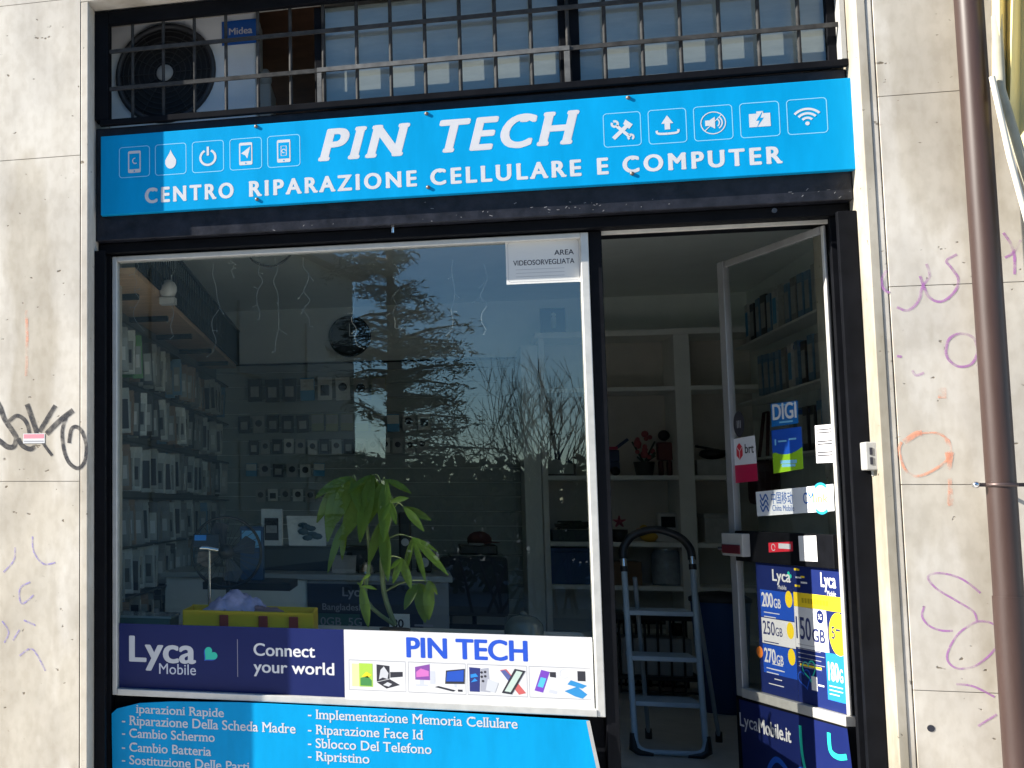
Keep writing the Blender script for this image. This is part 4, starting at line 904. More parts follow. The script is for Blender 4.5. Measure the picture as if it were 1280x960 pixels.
t = thing('toy_truck', 'dark blue toy crane with a pink roof on the middle shelf', 'toy', (x, y, z)); m = MB(); m.box(x-.09, x+.05, y-.04, y+.04, z+.03, z+.09); m.box(x-.02, x+.05, y-.035, y+.035, z+.0905, z+.17); m.tube([(x+.02, y, z+.17), (x+.11, y, z+.24)], .012, 6); m.build('body', mat('toy_navy', (.03, .05, .12), .5), t, bevel=.006); MB().box(x-.06, x+.04, y-.045, y+.045, z+.171, z+.19).build('roof', mat('toy_pink', (.45, .05, .12), .5), t)
m = MB()
for dx in (-.06, .02):
    m.lathe((x+dx, y-.045, z+.03), [(0, -.006), (.029, -.006), (.029, .006), (0, .006)], 14, 'y')
m.build('wheel', PLASTIC_B, t)
x, z = on(893, 1); y = SYF+.14
t = thing('boxed_drone', 'pale box with a dark model drone lying on the right middle shelf', 'box', (x, y, z)); MB().box(x-.11, x+.10, y-.08, y+.08, z, z+.10).build('carton', CARD, t, bevel=.004); m = MB(); m.ball((x, y, z+.14), .06, 1.4, 1, .6); m.tube([(x-.10, y, z+.19), (x+.10, y, z+.15)], .008, 6); m.build('drone', PLASTIC_B, t)
x, z = on(710, 1); y = SYF+.20
t = thing('photo_frame', 'framed picture with a dark blue cone shape left on the middle shelf', 'picture', (x, y, z)); MB().box(x-.14, x+.06, y, y+.02, z, z+.29).build('frame', mat('frame_wood', (.08, .06, .05), .5), t); MB().box(x-.125, x+.045, y-.004, y-.0005, z+.015, z+.275).build('print', CARD, t); MB().prism([(x-.11, y-.007, z+.13), (x+.04, y-.007, z+.08), (x+.04, y-.007, z+.22)], (0, .002, 0)).build('cone_print', mat('cone_navy', (.04, .06, .11), .5), t)
MB().ball((x-.02, y-.03, z+.235), .022).build('silver_ball', CHROME, t)
x, z = on(715, 2); y = SYF+.14
t = thing('cable_tray', 'dark tray of tangled cables on the lower left shelf', 'tray', (x, y, z)); MB().box(x-.14, x+.13, y-.09, y+.09, z, z+.075).build('tray', mat('tray_green', (.03, .05, .05), .5), t, bevel=.006); m = MB()
for i in range(14): m.tube([(x+random.uniform(-.12, .12), y+random.uniform(-.07, .07), z+.08+random.uniform(0, .05)) for _ in range(4)], .006, 5)
m.build('cables', mat('cable_mix', (.09, .07, .04), .5), t)
x, z = on(768, 2); y = SYF+.12
t = thing('desk_toy', 'small dark pot with a pink star on the lower shelf', 'ornament', (x, y, z)); m = MB(); m.lathe((x+.02, y, z), [(0, 0), (.045, 0), (.05, .08), (0, .08)], 14); m.build('pot', PLASTIC_B, t); m = MB()
for i in range(5): a = math.radians(90+72*i); m.tube([(x+.02, y, z+.13), (x+.02+.04*math.cos(a), y, z+.13+.04*math.sin(a))], [.014, .004], 6)
m.build('star', mat('star_pink', (.35, .05, .09), .5), t)
x, z = on(808, 2); y = SYF+.10
t = thing('duck_toy', 'yellow rubber duck beside the card machine on the shelf', 'toy', (x, y, z)); m = MB(); m.ball((x, y, z+.035), .045, 1.3, .9, .75); m.ball((x-.03, y, z+.085), .027); m.build('body', mat('duck_yellow', (.55, .33, .03), .5), t); m = MB(); m.ball((x-.06, y, z+.082), .012, 1.4, 1, .6); m.build('beak', mat('duck_beak', (.6, .15, .04), .5), t)
x, z = on(833, 2); y = SYF+.14
t = thing('card_machine', 'white desktop card machine with a dark screen on the shelf', 'machine', (x, y, z)); m = MB(); m.box(x-.085, x+.085, y-.06, y+.06, z, z+.07); m.box(x-.06, x+.06, y-.02, y+.05, z+.0705, z+.19); m.build('case', PLASTIC_W, t, bevel=.008); MB().box(x-.042, x+.042, y-.024, y-.0205, z+.095, z+.165).build('screen', SCREEN, t)
x, z = on(890, 2); y = SYF+.14
t = thing('storage_box', 'pale grey storage box on the right lower shelf', 'box', (x, y, z)); MB().box(x-.07, x+.10, y-.1, y+.1, z, z+.16).build('body', CARD, t, bevel=.005); MB().box(x-.075, x+.105, y-.105, y+.105, z+.1605, z+.185).build('lid', CARD, t, bevel=.004)
x, z = on(712, 3); y = SYF+.16
t = thing('storage_box', 'deep blue storage crate on the lower left shelf', 'box', (x, y, z)); m = MB(); m.box(x-.15, x+.14, y-.12, y+.12, z, z+.21); m.build('body', mat('crate_blue', (.02, .07, .22), .5), t, bevel=.01); MB().box(x-.158, x+.148, y-.128, y+.128, z+.2105, z+.235).build('rim', mat('crate_blue', (.02, .07, .22), .5), t, bevel=.006)
x, z = on(829, 3); y = SYF+.14
t = thing('glass_jar', 'large ribbed glass jar with a metal lid on the shelf', 'jar', (x, y, z)); MB().lathe((x, y, z), [(0, .002), (.085, .002), (.088, .02), (.088, .20), (.07, .225)], 20).build('jar', mat('jar_glass', (.30, .34, .38), .12, noise=.2, scale=30), t); MB().lathe((x, y, z+.2255), [(0, .025), (.075, .025), (.075, 0)], 20).build('lid', CHROME, t)
x, z = on(775, 3); y = SYF+.16
t = thing('carton', 'brown cardboard carton on the shelf left of the jar', 'box', (x, y, z)); MB().box(x-.09, x+.10, y-.1, y+.1, z, z+.15).build('body', mat('cardboard', (.20, .12, .07), .8), t); MB().box(x-.005, x+.012, y-.1015, y-.1003, z, z+.15).build('tape', mat('parcel_tape', (.28, .18, .09), .4), t)
x, z = on(790, 4); y = SYF+.14
t = thing('paper_stack', 'stack of pale papers and folders on the bottom shelf', 'papers', (x, y, z))
for i in range(5): MB().box(x-.16+random.uniform(-.01, .01), x+.15, y-.11, y+.11, z+i*.028, z+i*.028+.026).build('folder', [CARD, CARDW, CARD, CARDK, CARDW][i], t)
x, z = on(835, 4); y = SYF+.05
t = thing('mug', 'dark mug on the bottom shelf near the divider', 'mug', (x, y, z)); MB().lathe((x, y, z), [(0, 0), (.035, 0), (.038, .09), (.033, .09), (.031, .01)], 16).build('cup', PLASTIC_B, t); MB().tube([(x+.036, y, z+.02), (x+.06, y, z+.03), (x+.06, y, z+.07), (x+.037, y, z+.078)], .005, 6).build('handle', PLASTIC_B, t)

# wire rack and blue bin
y = 3.55; x0, x1 = P(775, 820, y).x, P(872, 820, y).x; zt = P(800, 775, y).z
t = thing('wire_rack', 'low black wire rack standing behind the stepladder', 'rack', ((x0+x1)/2, y, 0))
m = MB(); n = 7
for i in range(n): xx = x0+(x1-x0)*i/(n-1); m.tube([(xx, y, .02), (xx, y, zt)], .007, 6)
m.tube([(x0, y, .03), (x1, y, .03)], .007, 6); m.build('front_wires', PLASTIC_B, t); m = MB()
for i in range(n): xx = x0+(x1-x0)*i/(n-1); m.tube([(xx, y+.3, .02), (xx, y+.3, zt)], .007, 6)
m.tube([(x0, y+.3, .03), (x1, y+.3, .03)], .007, 6); m.build('back_wires', PLASTIC_B, t); MB().box(x0-.02, x1+.02, y-.02, y+.32, zt+.001, zt+.035).build('rack_shelf', PLASTIC_B, t); MB().box(x0-.02, x1+.02, y-.02, y+.32, .10, .125).build('rack_shelf', PLASTIC_B, t)
MB().box(x0+.02, x1-.02, y+.05, y+.28, .1255, .34).build('carton', PLASTIC_G, t)
y = 3.1; xx = P(902, 800, y).x; zt = P(902, 752, y).z
t = thing('dustbin', 'tall deep blue plastic bin near the open door', 'bin', (xx, y, 0)); MB().lathe((xx, y, 0), [(0, .0), (.12, 0), (.15, zt*.97), (.155, zt)], 20).build('tub', mat('bin_blue', (.015, .06, .20), .45), t); MB().lathe((xx, y, zt+.001), [(.16, 0), (.16, .02), (.10, .05), (0, .06)], 20).build('lid', mat('bin_lid', (.01, .012, .02), .5), t)

# ------------------------------------------------------------------ stepladder
ld = thing('step_ladder', 'light blue folding stepladder with a black padded hoop in the doorway', 'ladder', (1.1, 1.8, 0))
LBL = mat('ladder_blue', (.34, .43, .50), .4, noise=.1, scale=10)
y0, y1 = 1.65, 1.95
def LP(px, py, f=0): 
    return P(px, py, y0)
pl0, pl1 = (.948, y0, .02), (.952, y0+.16, .87); pr0, pr1 = (1.243, y0, .02), (1.252, y0+.16, .885)
def lerp(a, b, f): return tuple(a[i]+(b[i]-a[i])*f for i in range(3))
m = MB().tube([(.948, y0, .085), lerp(pl0, pl1, .5), lerp(pl0, pl1, .97)], .0135, 12); m.build('rail', LBL, ld)
m = MB().tube([(1.243, y0, .085), lerp(pr0, pr1, .5), lerp(pr0, pr1, .97)], .0135, 12); m.build('rail', LBL, ld)
m = MB().tube(smooth_path([(.948, y0, .09), (.955, y0, .045), (.985, y0, .022), (1.04, y0, .018), (1.15, y0, .018), (1.21, y0, .022), (1.238, y0, .045), (1.243, y0, .09)], 4), .0125, 10); m.build('base_hoop', LBL, ld)
for xs, sgn in ((.948, 1), (1.243, -1)):
    MB().tube([(xs-.010*sgn, y0, .10), (xs-.008*sgn, y0, .03), (xs+.02*sgn, y0, .012), (xs+.075*sgn, y0, .010)], [.012, .021, .019, .013], 10).build('rubber_foot', PLASTIC_B, ld)
cl_, cr_ = lerp(pl0, pl1, .98), lerp(pr0, pr1, .98)
for q in (cl_, cr_): MB().tube([q, (q[0], q[1]+.006, q[2]+.035)], .0145, 12).build('collar', CHROME, ld); MB().tube([(q[0], q[1]-.003, q[2]-.025), q], .017, 12).build('joint_sleeve', PLASTIC_B, ld)
hp = P(830, 681, y0+.2); zz = cl_[2]+.036; yy = cl_[1]+.008; zc_ = hp.z
m = MB().tube(smooth_path([(cl_[0], yy, zz), (cl_[0]+.004, yy+.01, zz+.05), (cl_[0]+.04, yy+.015, zz+.105), (cl_[0]+.10, yy+.02, zz+.132), ((cl_[0]+cr_[0])/2, yy+.02, zz+.140), (cr_[0]-.10, yy+.02, zz+.130), (cr_[0]-.04, yy+.015, zz+.100), (cr_[0]-.004, yy+.01, zz+.05), (cr_[0], yy, zz)], 6), .0185, 12); m.build('padded_hoop', PLASTIC_B, ld)
for (pl_, pr_, py) in ((796, 873, 767), (803, 876, 823), (806, 879, 878)):
    z = P(835, py, y0+.1).z; f = (z-.02)/.85; yy = y0+.16*f
    MB().box(pl0[0]+.012, pr0[0]-.006, yy-.01, yy+.19, z-.012, z+.010).build('step', LBL, ld, bevel=.003)
ALUL = mat('ladder_leg_grey', (.25, .29, .32), .45)
for (a, b) in (((1.00, y0+.17, .80), (1.078, 2.1, .02)), ((1.255, y0+.17, .80), (1.392, 2.1, .02))):
    MB().tube([a, b], .010, 10).build('rear_leg', ALUL, ld); MB().tube([(b[0], b[1], .05), (b[0], b[1]+.003, .0)], .016, 10).build('rubber_foot', PLASTIC_B, ld)

# ------------------------------------------------------------------ counter
CYF = 1.90; ct = thing('shop_counter', 'pale shop counter running across behind the plant', 'counter', (-.3, 2.2, 0))
a = P(300, 717, CYF); xr = P(560, 717, CYF).x; zt = .785
MB().box(-1.30, xr, CYF, 2.45, 0, zt-.03).build('body', mat('counter_white', (.72, .76, .72), .5, noise=.06), ct, bevel=.003); MB().box(-1.32, xr+.02, CYF-.03, 2.48, zt-.029, zt).build('top', mat('counter_top', (.30, .33, .33), .4), ct, bevel=.004)
MB().box(P(385, 740, CYF).x, xr, CYF-.012, CYF-.001, .2, zt-.032).build('front_panel', mat('counter_grey', (.20, .22, .23), .5), ct)
cp = front(CYF-.0135); a = P(384, 729, CYF-.012); b = P(545, 790, CYF-.012)
t = thing('counter_poster', 'dark phone network poster on the front of the counter', 'poster', (a.x, CYF-.012, b.z))
Ink(cp, 1).rect(a.x, b.z-.2, b.x-.06, a.z).build('sheet', mat('poster_dark', (.010, .016, .040), .4), t)
def CF(px, py): return XZ(px, py, CYF-.012)
k = Ink(cp, 2); u, v = CF(428, 745); k.text('Lyca', u, v, .045, off=.02); u, v = CF(403, 762); k.text('Bangladesh', u, v, .032, off=.012); k.build('lettering', GREYTXT, t)
u, v = CF(384, 784); Ink(cp, 1.5).rect(u, v-.1, CF(450, 784)[0], CF(384, 766)[1]).build('green_band', mat('band_green', (.04, .12, .10), .5), t)
k = Ink(cp, 2); u, v = CF(396, 781); k.text('10GB  5G', u, v, .040, off=.012); k.build('lettering', GREYTXT, t)
u, v = CF(487, 790); Ink(cp, 1.6).rect(u, v-.1, u+.10, CF(487, 767)[1]).build('white_square', CARDW, t)
u, v = CF(490, 784); Ink(cp, 2).text('80', u, v, .040, off=.025).build('lettering', INK, t); Ink(cp, 2).rect(u+.11, v+.008, u+.2, v+.018).build('small_print', GREYTXT, t)
# on the counter
y = 2.2
def C(px, py, yy=y): return P(px, py, yy)
a, b = C(326, 682), C(480, 716); t = thing('display_riser', 'black display riser on the counter', 'display stand', ((a.x+b.x)/2, y, zt)); MB().box(a.x-.15, b.x, y-.02, 2.42, zt+.001, a.z-.012).build('block', mat('riser_black', (.03, .033, .04), .4), t, bevel=.004); MB().box(a.x-.16, b.x+.01, y-.03, 2.43, a.z-.0115, a.z).build('top_plate', PLASTIC_B, t)
zr = a.z
a, b = C(326, 636), C(353, 682); t = thing('phone_box', 'upright white phone box with a dark phone picture on the riser', 'box', (a.x, y, zr)); MB().box(a.x, b.x, y, y+.05, zr+.0005, a.z).build('carton', CARDW, t, bevel=.003); MB().box(a.x+.02, b.x-.02, y-.004, y-.0005, zr+.03, a.z-.05).build('phone_picture', INK, t)
MB().box(a.x+.028, b.x-.028, y-.007, y-.0045, zr+.07, a.z-.09).build('phone_picture', PLASTIC_G, t)
a, b = C(356, 645), C(404, 681); t = thing('brochure_stand', 'tilted white brochure board with a dark splash picture on the riser', 'brochure', (a.x, y, zr)); hh = a.z-zr
MB().prism([(a.x+.02, y+.01, zr+.002), (b.x+.015, y+.01, zr+.002), (b.x, y+.08, zr+hh), (a.x, y+.08, zr+hh)], (0, .012, 0)).build('board', CARDW, t)
m = MB()
cc = Vector((a.x+.13, y+.035, zr+hh*.42)); sl_ = Vector((0, .07, hh)).normalized()
for i in range(9): m.ball(cc+Vector((random.uniform(-.06, .06), -.004, 0))+sl_*random.uniform(-.03, .05), .022, 1.3, .2, .7, 8)
m.build('splash_picture', mat('splash_teal', (.03, .09, .13), .5), t)
MB().prism([(a.x+.06, y+.12, zr+.001), (b.x-.04, y+.12, zr+.001), (b.x-.04, y+.093, zr+hh*.85), (a.x+.06, y+.093, zr+hh*.85)], (0, .006, 0)).build('strut', PLASTIC_G, t)
for (px0, px1, pt, lab, mm) in ((415, 445, 690, 'low grey card reader on the counter behind the plant', PLASTIC_G), (448, 468, 700, 'small round chrome button bell on the counter', CHROME)):
    a = C(px0, pt, 2.05); b = C(px1, 717, 2.05); t = thing('card_reader' if mm is PLASTIC_G else 'counter_bell', lab, 'card reader' if mm is PLASTIC_G else 'bell', ((a.x+b.x)/2, 2.05, zt))
    if mm is PLASTIC_G: MB().prism([(a.x, 2.0, zt+.001), (b.x, 2.0, zt+.001), (b.x, 2.12, zt+.07), (a.x, 2.12, zt+.07)], (0, .02, .02)).build('case', mm, t); MB().box(a.x+.02, b.x-.02, 2.115, 2.118, zt+.09, zt+.105).build('screen', SCREEN, t)
    else: MB().lathe(((a.x+b.x)/2, 2.05, zt+.001), [(.045, 0), (.045, .012), (.04, .014), (.035, .04), (.01, .06), (0, .06)], 18).build('bell', mm, t); MB().ball(((a.x+b.x)/2, 2.05, zt+.066), .008).build('button', PLASTIC_B, t)
for (px0, px1, pt, lab) in ((520, 540, 690, 'black card holder on the right end of the counter'), (498, 515, 640, 'tall dark speaker standing on the counter behind the leaves')):
    a = C(px0, pt, 2.25); b = C(px1, 717, 2.25); t = thing('card_holder' if 'holder' in lab else 'speaker', lab, 'holder' if 'holder' in lab else 'speaker', ((a.x+b.x)/2, 2.25, zt)); MB().box(a.x, b.x, 2.2, 2.3, zt+.001, a.z).build('case', PLASTIC_B, t, bevel=.01)
    MB().lathe(((a.x+b.x)/2, 2.199, (zt+a.z)/2), [(0, -.002), ((b.x-a.x)*.32, -.002)], 16, 'y').build('front_disc', CARD, t)

# right of the counter: cabinet, chair, lamp
y = 3.3; a, b = P(563, 694, y), P(633, 730, y)
t = thing('drawer_cabinet', 'pale low drawer cabinet against the slatted back wall', 'cabinet', ((a.x+b.x)/2, y, 0)); MB().box(a.x, b.x, y, y+.5, 0, a.z).build('carcass', mat('cabinet_grey', (.24, .27, .28), .5), t, bevel=.004)
for i in range(3): MB().box(a.x+.01, b.x-.01, y-.014, y-.001, .05+i*(a.z-.08)/3, .02+(i+1)*(a.z-.08)/3).build('drawer', mat('cabinet_grey', (.24, .27, .28), .5), t, bevel=.003)
zc_ = a.z; a, b = P(570, 682, y+.1), P(622, 692, y+.1)
t = thing('printer', 'flat black printer on top of the drawer cabinet', 'printer', ((a.x+b.x)/2, y+.2, zc_)); MB().box(a.x+.02, b.x, y+.08, y+.42, zc_+.001, zc_+.06).build('body', PLASTIC_B, t, bevel=.01); MB().box(a.x+.08, b.x-.08, y+.05, y+.20, zc_+.0605, zc_+.070).build('paper_tray', PLASTIC_G, t)
p = P(600, 668, y+.2); t = thing('red_cap', 'dark red cap lying on the printer', 'cap', (p.x, p.y, zc_+.06)); m = MB(); m.ball((p.x, p.y+.1, zc_+.085), .075, 1, 1, .75); m.build('crown', mat('cap_red', (.12, .03, .03), .8), t); MB().lathe((p.x+.05, p.y+.04, zc_+.075), [(0, .006), (.07, .0), (.07, -.004)], 16).build('brim', mat('cap_red', (.12, .03, .03), .8), t)
y = 2.4; p = P(596, 780, y); t = thing('office_chair', 'black office chair standing right of the counter', 'chair', (p.x, y, 0))
MB().box(p.x-.20, p.x+.20, y-.2, y+.2, .42, .49).build('seat', mat('chair_fabric', (.02, .024, .035), .8), t, bevel=.03); bk = P(596, 728, y+.2).z
MB().box(p.x-.18, p.x+.18, y+.19, y+.24, .53, .86).build('backrest', mat('chair_fabric', (.02, .024, .035), .8), t, bevel=.03); MB().tube([(p.x, y, .06), (p.x, y, .42)], .025, 10).build('gas_column', CHROME, t)
for i in range(5): a = 2*math.pi*i/5; MB().tube([(p.x, y, .09), (p.x+.25*math.cos(a), y+.25*math.sin(a), .055)], .018, 6).build('foot', PLASTIC_B, t); MB().ball((p.x+.25*math.cos(a), y+.25*math.sin(a), .028), .027).build('caster', PLASTIC_B, t)
MB().tube([(p.x, y+.16, .44), (p.x, y+.27, .46), (p.x, y+.27, .62)], .014, 6).build('back_bracket', PLASTIC_B, t)
y = .62; a = P(655, 790, y); t = thing('glass_bowl', 'upturned pale glass bowl on the window ledge by the banner', 'bowl', (a.x, y, a.z-.03)); MB().lathe((a.x, y, .632), [(.075, 0), (.072, .04), (.05, .068), (.02, .078), (0, .079)], 24).build('bowl', mat('bowl_glass', (.10, .12, .11), .12, noise=.3), t)
MB().lathe((a.x, y, .7115), [(0, .012), (.012, .010), (.016, 0)], 12).build('knob', mat('bowl_glass', (.35, .38, .36), .1), t)

# window ledge with crate, phone stand, cloth
LZ = .63
tag(MB().box(-1.37, .63, .31, .80, LZ-.03, LZ).build('window_ledge', mat('ledge_white', (.70, .70, .66), .5, noise=.1)), 'white display ledge along the inside of the shop window', 'ledge')  # ledge colour whitened to bounce sunlight up into the shop
y = .36; a, b = P(228, 762, y), P(392, 781, y)
t = thing('tool_tray', 'long yellow tool tray with red clips on the window ledge', 'tray', ((a.x+b.x)/2, y+.1, LZ)); YP = mat('tray_yellow', (.85, .58, .02), .45, noise=.05)
m = MB(); m.box(a.x, b.x, y, y+.012, LZ+.001, a.z); m.box(a.x, b.x, y+.22, y+.232, LZ+.001, a.z+.004); m.box(a.x, a.x+.012, y+.0125, y+.2195, LZ+.001, a.z); m.box(b.x-.012, b.x, y+.0125, y+.2195, LZ+.001, a.z); m.box(a.x+.0125, b.x-.0125, y+.0125, y+.2195, LZ+.001, LZ+.012); m.build('tray_body', YP, t, bevel=.004)
MB().box(a.x+.004, b.x-.004, y-.0045, y-.0005, a.z-.010, a.z-.003).build('rim_lip', YP, t)
for px in (280, 329, 367): c = P(px, 775, y-.004); MB().box(c.x-.018, c.x+.018, y-.014, y-.001, LZ+.002, a.z-.016).build('clip', mat('clip_red', (.35, .05, .03), .5), t, bevel=.004)
c = P(296, 752, .46); cloth = MB(); n = 15; vs = []
for j in range(n):
    for i in range(n):
        u_, v_ = i/(n-1)-.5, j/(n-1)-.5; e = max(0, 1-(2*u_)**2)*max(0, 1-(2*v_)**2)
        vs.append((c.x+u_*.26+random.uniform(-.006, .006), .47+v_*.15+random.uniform(-.006, .006), LZ+.075+e*.075+random.uniform(-.018, .018)))
cloth.add(vs, [(j*n+i, j*n+i+1, (j+1)*n+i+1, (j+1)*n+i) for j in range(n-1) for i in range(n-1)], True)
oo = cloth.build('cleaning_cloth', mat('lilac_cloth', (.58, .50, .74), .9, noise=.25, scale=30)); tag(oo, 'crumpled lilac cloth lying in the yellow tray', 'cloth'); sm = oo.modifiers.new('solid', 'SOLIDIFY'); sm.thickness = .003
p = P(322, 751, .44); t = thing('glove', 'pinkish work glove lying beside the lilac cloth', 'glove', (p.x, .44, LZ+.05)); m = MB(); m.ball((p.x, .44, LZ+.085), .035, 1.3, .8, .6); m.build('palm', mat('glove_pink', (.35, .20, .22), .8), t)
m = MB()
for i in range(4): m.tube([(p.x+.03, .42+.013*i, LZ+.085), (p.x+.075, .415+.016*i, LZ+.088), (p.x+.105-.01*abs(i-1), .41+.018*i, LZ+.080)], [.012, .011, .007], 7)
m.tube([(p.x, .41, LZ+.085), (p.x+.03, .375, LZ+.08)], [.013, .008], 7); m.build('fingers', mat('glove_pink', (.35, .20, .22), .8), t)
# phone stand
y = .62; p0 = P(262, 760, y); p1 = P(262, 712, y); pm = P(258, 676, y)
t = thing('phone_stand', 'chrome table stand holding a small bright phone behind the window', 'phone stand', (p0.x, y, LZ)); MB().tube([(p0.x, y, LZ+.01), (p0.x, y, pm.z-.02)], .007, 10).build('rod', CHROME, t); MB().lathe((p0.x, y, LZ+.001), [(0, .016), (.05, .012), (.06, 0)], 20).build('base', PLASTIC_B, t)
MB().slab(Vector((pm.x, y-.01, pm.z)), Vector((.97, .22, 0)), Vector((0, .3, .95)).normalized(), Vector((.22, -.97, 0)), -.055, .055, -.03, .03, -.006, .006).build('phone', PLASTIC_B, t, bevel=.003)
MB().slab(Vector((pm.x, y-.0105, pm.z)), Vector((.97, .22, 0)), Vector((0, .3, .95)).normalized(), Vector((.22, -.97, 0)), -.05, .0, .002, .026, .0062, .0075).build('screen', mat('phone_screen_blue', (.03, .20, .55), .1), t)
m = MB(); q = Vector((pm.x+.005, y-.02, pm.z-.03)); m.tube([q+Vector((-.03, 0, 0)), q, q+Vector((.05, 0, -.008))], .010, 8); m.build('clamp', CHROME, t)
c = P(283, 690, .70); t = thing('desk_fan', 'dark round desk fan standing on the ledge behind the phone stand', 'fan', (c.x, .70, LZ)); FR = .150
MB().tube([(c.x+FR*math.cos(2*math.pi*i/40), .69, c.z+FR*math.sin(2*math.pi*i/40)) for i in range(41)], .006, 6, False).build('rim', PLASTIC_B, t)
m = MB()
for i in range(30): a = 2*math.pi*i/30; m.tube([(c.x+.03*math.cos(a), .672, c.z+.03*math.sin(a)), (c.x+FR*.6*math.cos(a), .668, c.z+FR*.6*math.sin(a)), (c.x+FR*math.cos(a), .69, c.z+FR*math.sin(a))], .0013, 4)
m.build('guard', mat('fan_guard_grey', (.06, .06, .065), .4), t)
for i in range(4):
    a = math.radians(20+90*i); r0 = [(.03, -.3), (.12, -.42), (.135, .0), (.11, .35), (.03, .3)]
    MB().prism([(c.x+r_*math.cos(a+da), .695+.02*da, c.z+r_*math.sin(a+da)) for r_, da in r0], (0, .003, 0)).build('blade', mat('fan_blade', (.03, .035, .05), .3), t)
MB().lathe((c.x, .668, c.z), [(0, -.008), (.03, -.004), (.034, .05), (.03, .09), (0, .10)], 20, 'y').build('motor', PLASTIC_B, t)
MB().tube([(c.x, .74, LZ+.01), (c.x, .74, c.z-.02)], .010, 8).build('stem', PLASTIC_B, t); MB().lathe((c.x, .73, LZ+.001), [(0, .018), (.06, .014), (.075, 0)], 20).build('base', PLASTIC_B, t)
a = P(312, 690, 1.25); tt = thing('blue_box', 'dark blue boxed product behind the desk fan', 'box', (a.x, 1.3, .6)); MB().box(a.x-.05, a.x+.06, 1.28, 1.34, .785, a.z+.12).build('carton', mat('box_blue_dark', (.03, .08, .17), .5), tt, bevel=.004); MB().box(a.x-.04, a.x+.05, 1.276, 1.2795, a.z+.02, a.z+.10).build('print', LBLUE, tt)
MB().box(a.x-.20, a.x+.2, 1.1, 1.5, .75, .784).build('support', PLASTIC_B, tt)
a = P(186, 772, .5); t = thing('parts_box', 'low grey green box with a clear lid at the left end of the ledge', 'box', (a.x, .5, LZ)); MB().box(a.x-.13, a.x+.11, .40, .6, LZ+.001, LZ+.045).build('body', mat('parts_green', (.10, .15, .13), .4), t, bevel=.004); MB().box(a.x-.135, a.x+.115, .395, .605, LZ+.0455, LZ+.055).build('lid', mat('lid_clear', (.28, .32, .32), .15), t)

# ------------------------------------------------------------------ plant behind the glass
pl = thing('potted_plant', 'leafy green money tree plant behind the window above the white banner', 'plant', (-.09, .37, LZ))
LEAF = leaf_mat('plant_leaf', (.075, .155, .02), (.40, .52, .04))
STEM = mat('plant_stem', (.16, .20, .09), .6, noise=.2)
MB().lathe((-.09, .40, LZ+.001), [(0, 0), (.05, 0), (.06, .032), (.055, .032), (.05, .026), (0, .026)], 22).build('pot', mat('plant_pot', (.10, .07, .05), .6), pl)
def leaflet(m, p, d, up, L, wdt, droop):
    d = d.normalized(); s = d.cross(up).normalized(); n_ = 8; cs_ = []
    for i in range(n_+1):
        f = i/n_; q = p+d*L*f+Vector((0, 0, -droop*L*f*f)); w_ = wdt*max(.02, math.sin(math.pi*min(1, f*.93+.05)))**.8
        nrm = s.cross(d); cs_.append((q-s*w_/2+nrm*w_*.16, q, q+s*w_/2+nrm*w_*.16))
    vs = [v for c_ in cs_ for v in c_]; fs = []
    for i in range(n_): fs += [(i*3, i*3+1, i*3+4, i*3+3), (i*3+1, i*3+2, i*3+5, i*3+4)]
    m.add(vs, fs, True)
leafm, stemm = MB(), MB(); base = Vector((-.09, .40, LZ+.045))
def lf_px(root, tip, y0_, y1_, wf, droop=.12, tilt=(0, -1, .35)):      # one leaf between two points of the plant
    a_, b_ = P(root[0], root[1], y0_), P(tip[0], tip[1], y1_); L = (b_-a_).length
    leaflet(leafm, a_, b_-a_+Vector((0, 0, droop*L)), Vector(tilt), L, L*wf, droop)
def cluster(hub, y_, tips, wf=.33):
    h_ = P(hub[0], hub[1], y_)
    for t_ in tips: lf_px(hub, t_, y_, y_+random.uniform(-.035, .03), wf*random.uniform(.85, 1.15), random.uniform(.08, .2), (random.uniform(-.5, .2), -1, random.uniform(.1, .6)))
    return h_
hubs = []
hubs.append(cluster((440, 597), .37, ((398, 618), (420, 652), (448, 634)), .30))
hubs.append(cluster((466, 594), .36, ((436, 616), (432, 668), (452, 668), (478, 646)), .29))
hubs.append(cluster((424, 600), .39, ((396, 622), (398, 650), (412, 666)), .26))
hubs.append(cluster((482, 600), .35, ((462, 650), (480, 668), (512, 616)), .27))
hubs.append(cluster((432, 650), .41, ((413, 708), (428, 696)), .17))
hubs.append(cluster((488, 628), .296, ((512, 622), (480, 648), (494, 652)), .30))
hubs.append(cluster((505, 634), .300, ((538, 650), (520, 640), (528, 662)), .27))
hubs.append(cluster((478, 650), .37, ((462, 702), (484, 716)), .20))
hubs.append(cluster((516, 672), .345, ((506, 716), (530, 722), (557, 716), (546, 690)), .16))
hubs.append(cluster((502, 698), .300, ((489, 711), (493, 725), (512, 731), (506, 715)), .32))
hubs.append(cluster((452, 733), .266, ((446, 728), (471, 737), (459, 777)), .27))
hubs.append(cluster((454, 724), .270, ((464, 718), (450, 734)), .34))
hubs.append(cluster((537, 726), .335, ((534, 744), (546, 742), (536, 768)), .30))
hubs.append(cluster((522, 730), .40, ((508, 758), (530, 772), (541, 752)), .42))
trunk = [tuple(base)]+[tuple(P(q_[0], q_[1], q_[2])) for q_ in ((480, 740, .40), (478, 690, .39), (486, 655, .37), (492, 628, .355), (478, 606, .36))]
stemm.tube(smooth_path(trunk, 4), [.010]*8+[.008]*6+[.006]*7, 8)
trunk2 = [tuple(base)]+[tuple(P(q_[0], q_[1], q_[2])) for q_ in ((458, 750, .38), (462, 700, .40), (456, 640, .39), (446, 604, .37))]
stemm.tube(smooth_path(trunk2, 4), [.008]*8+[.006]*5+[.005]*4, 8)
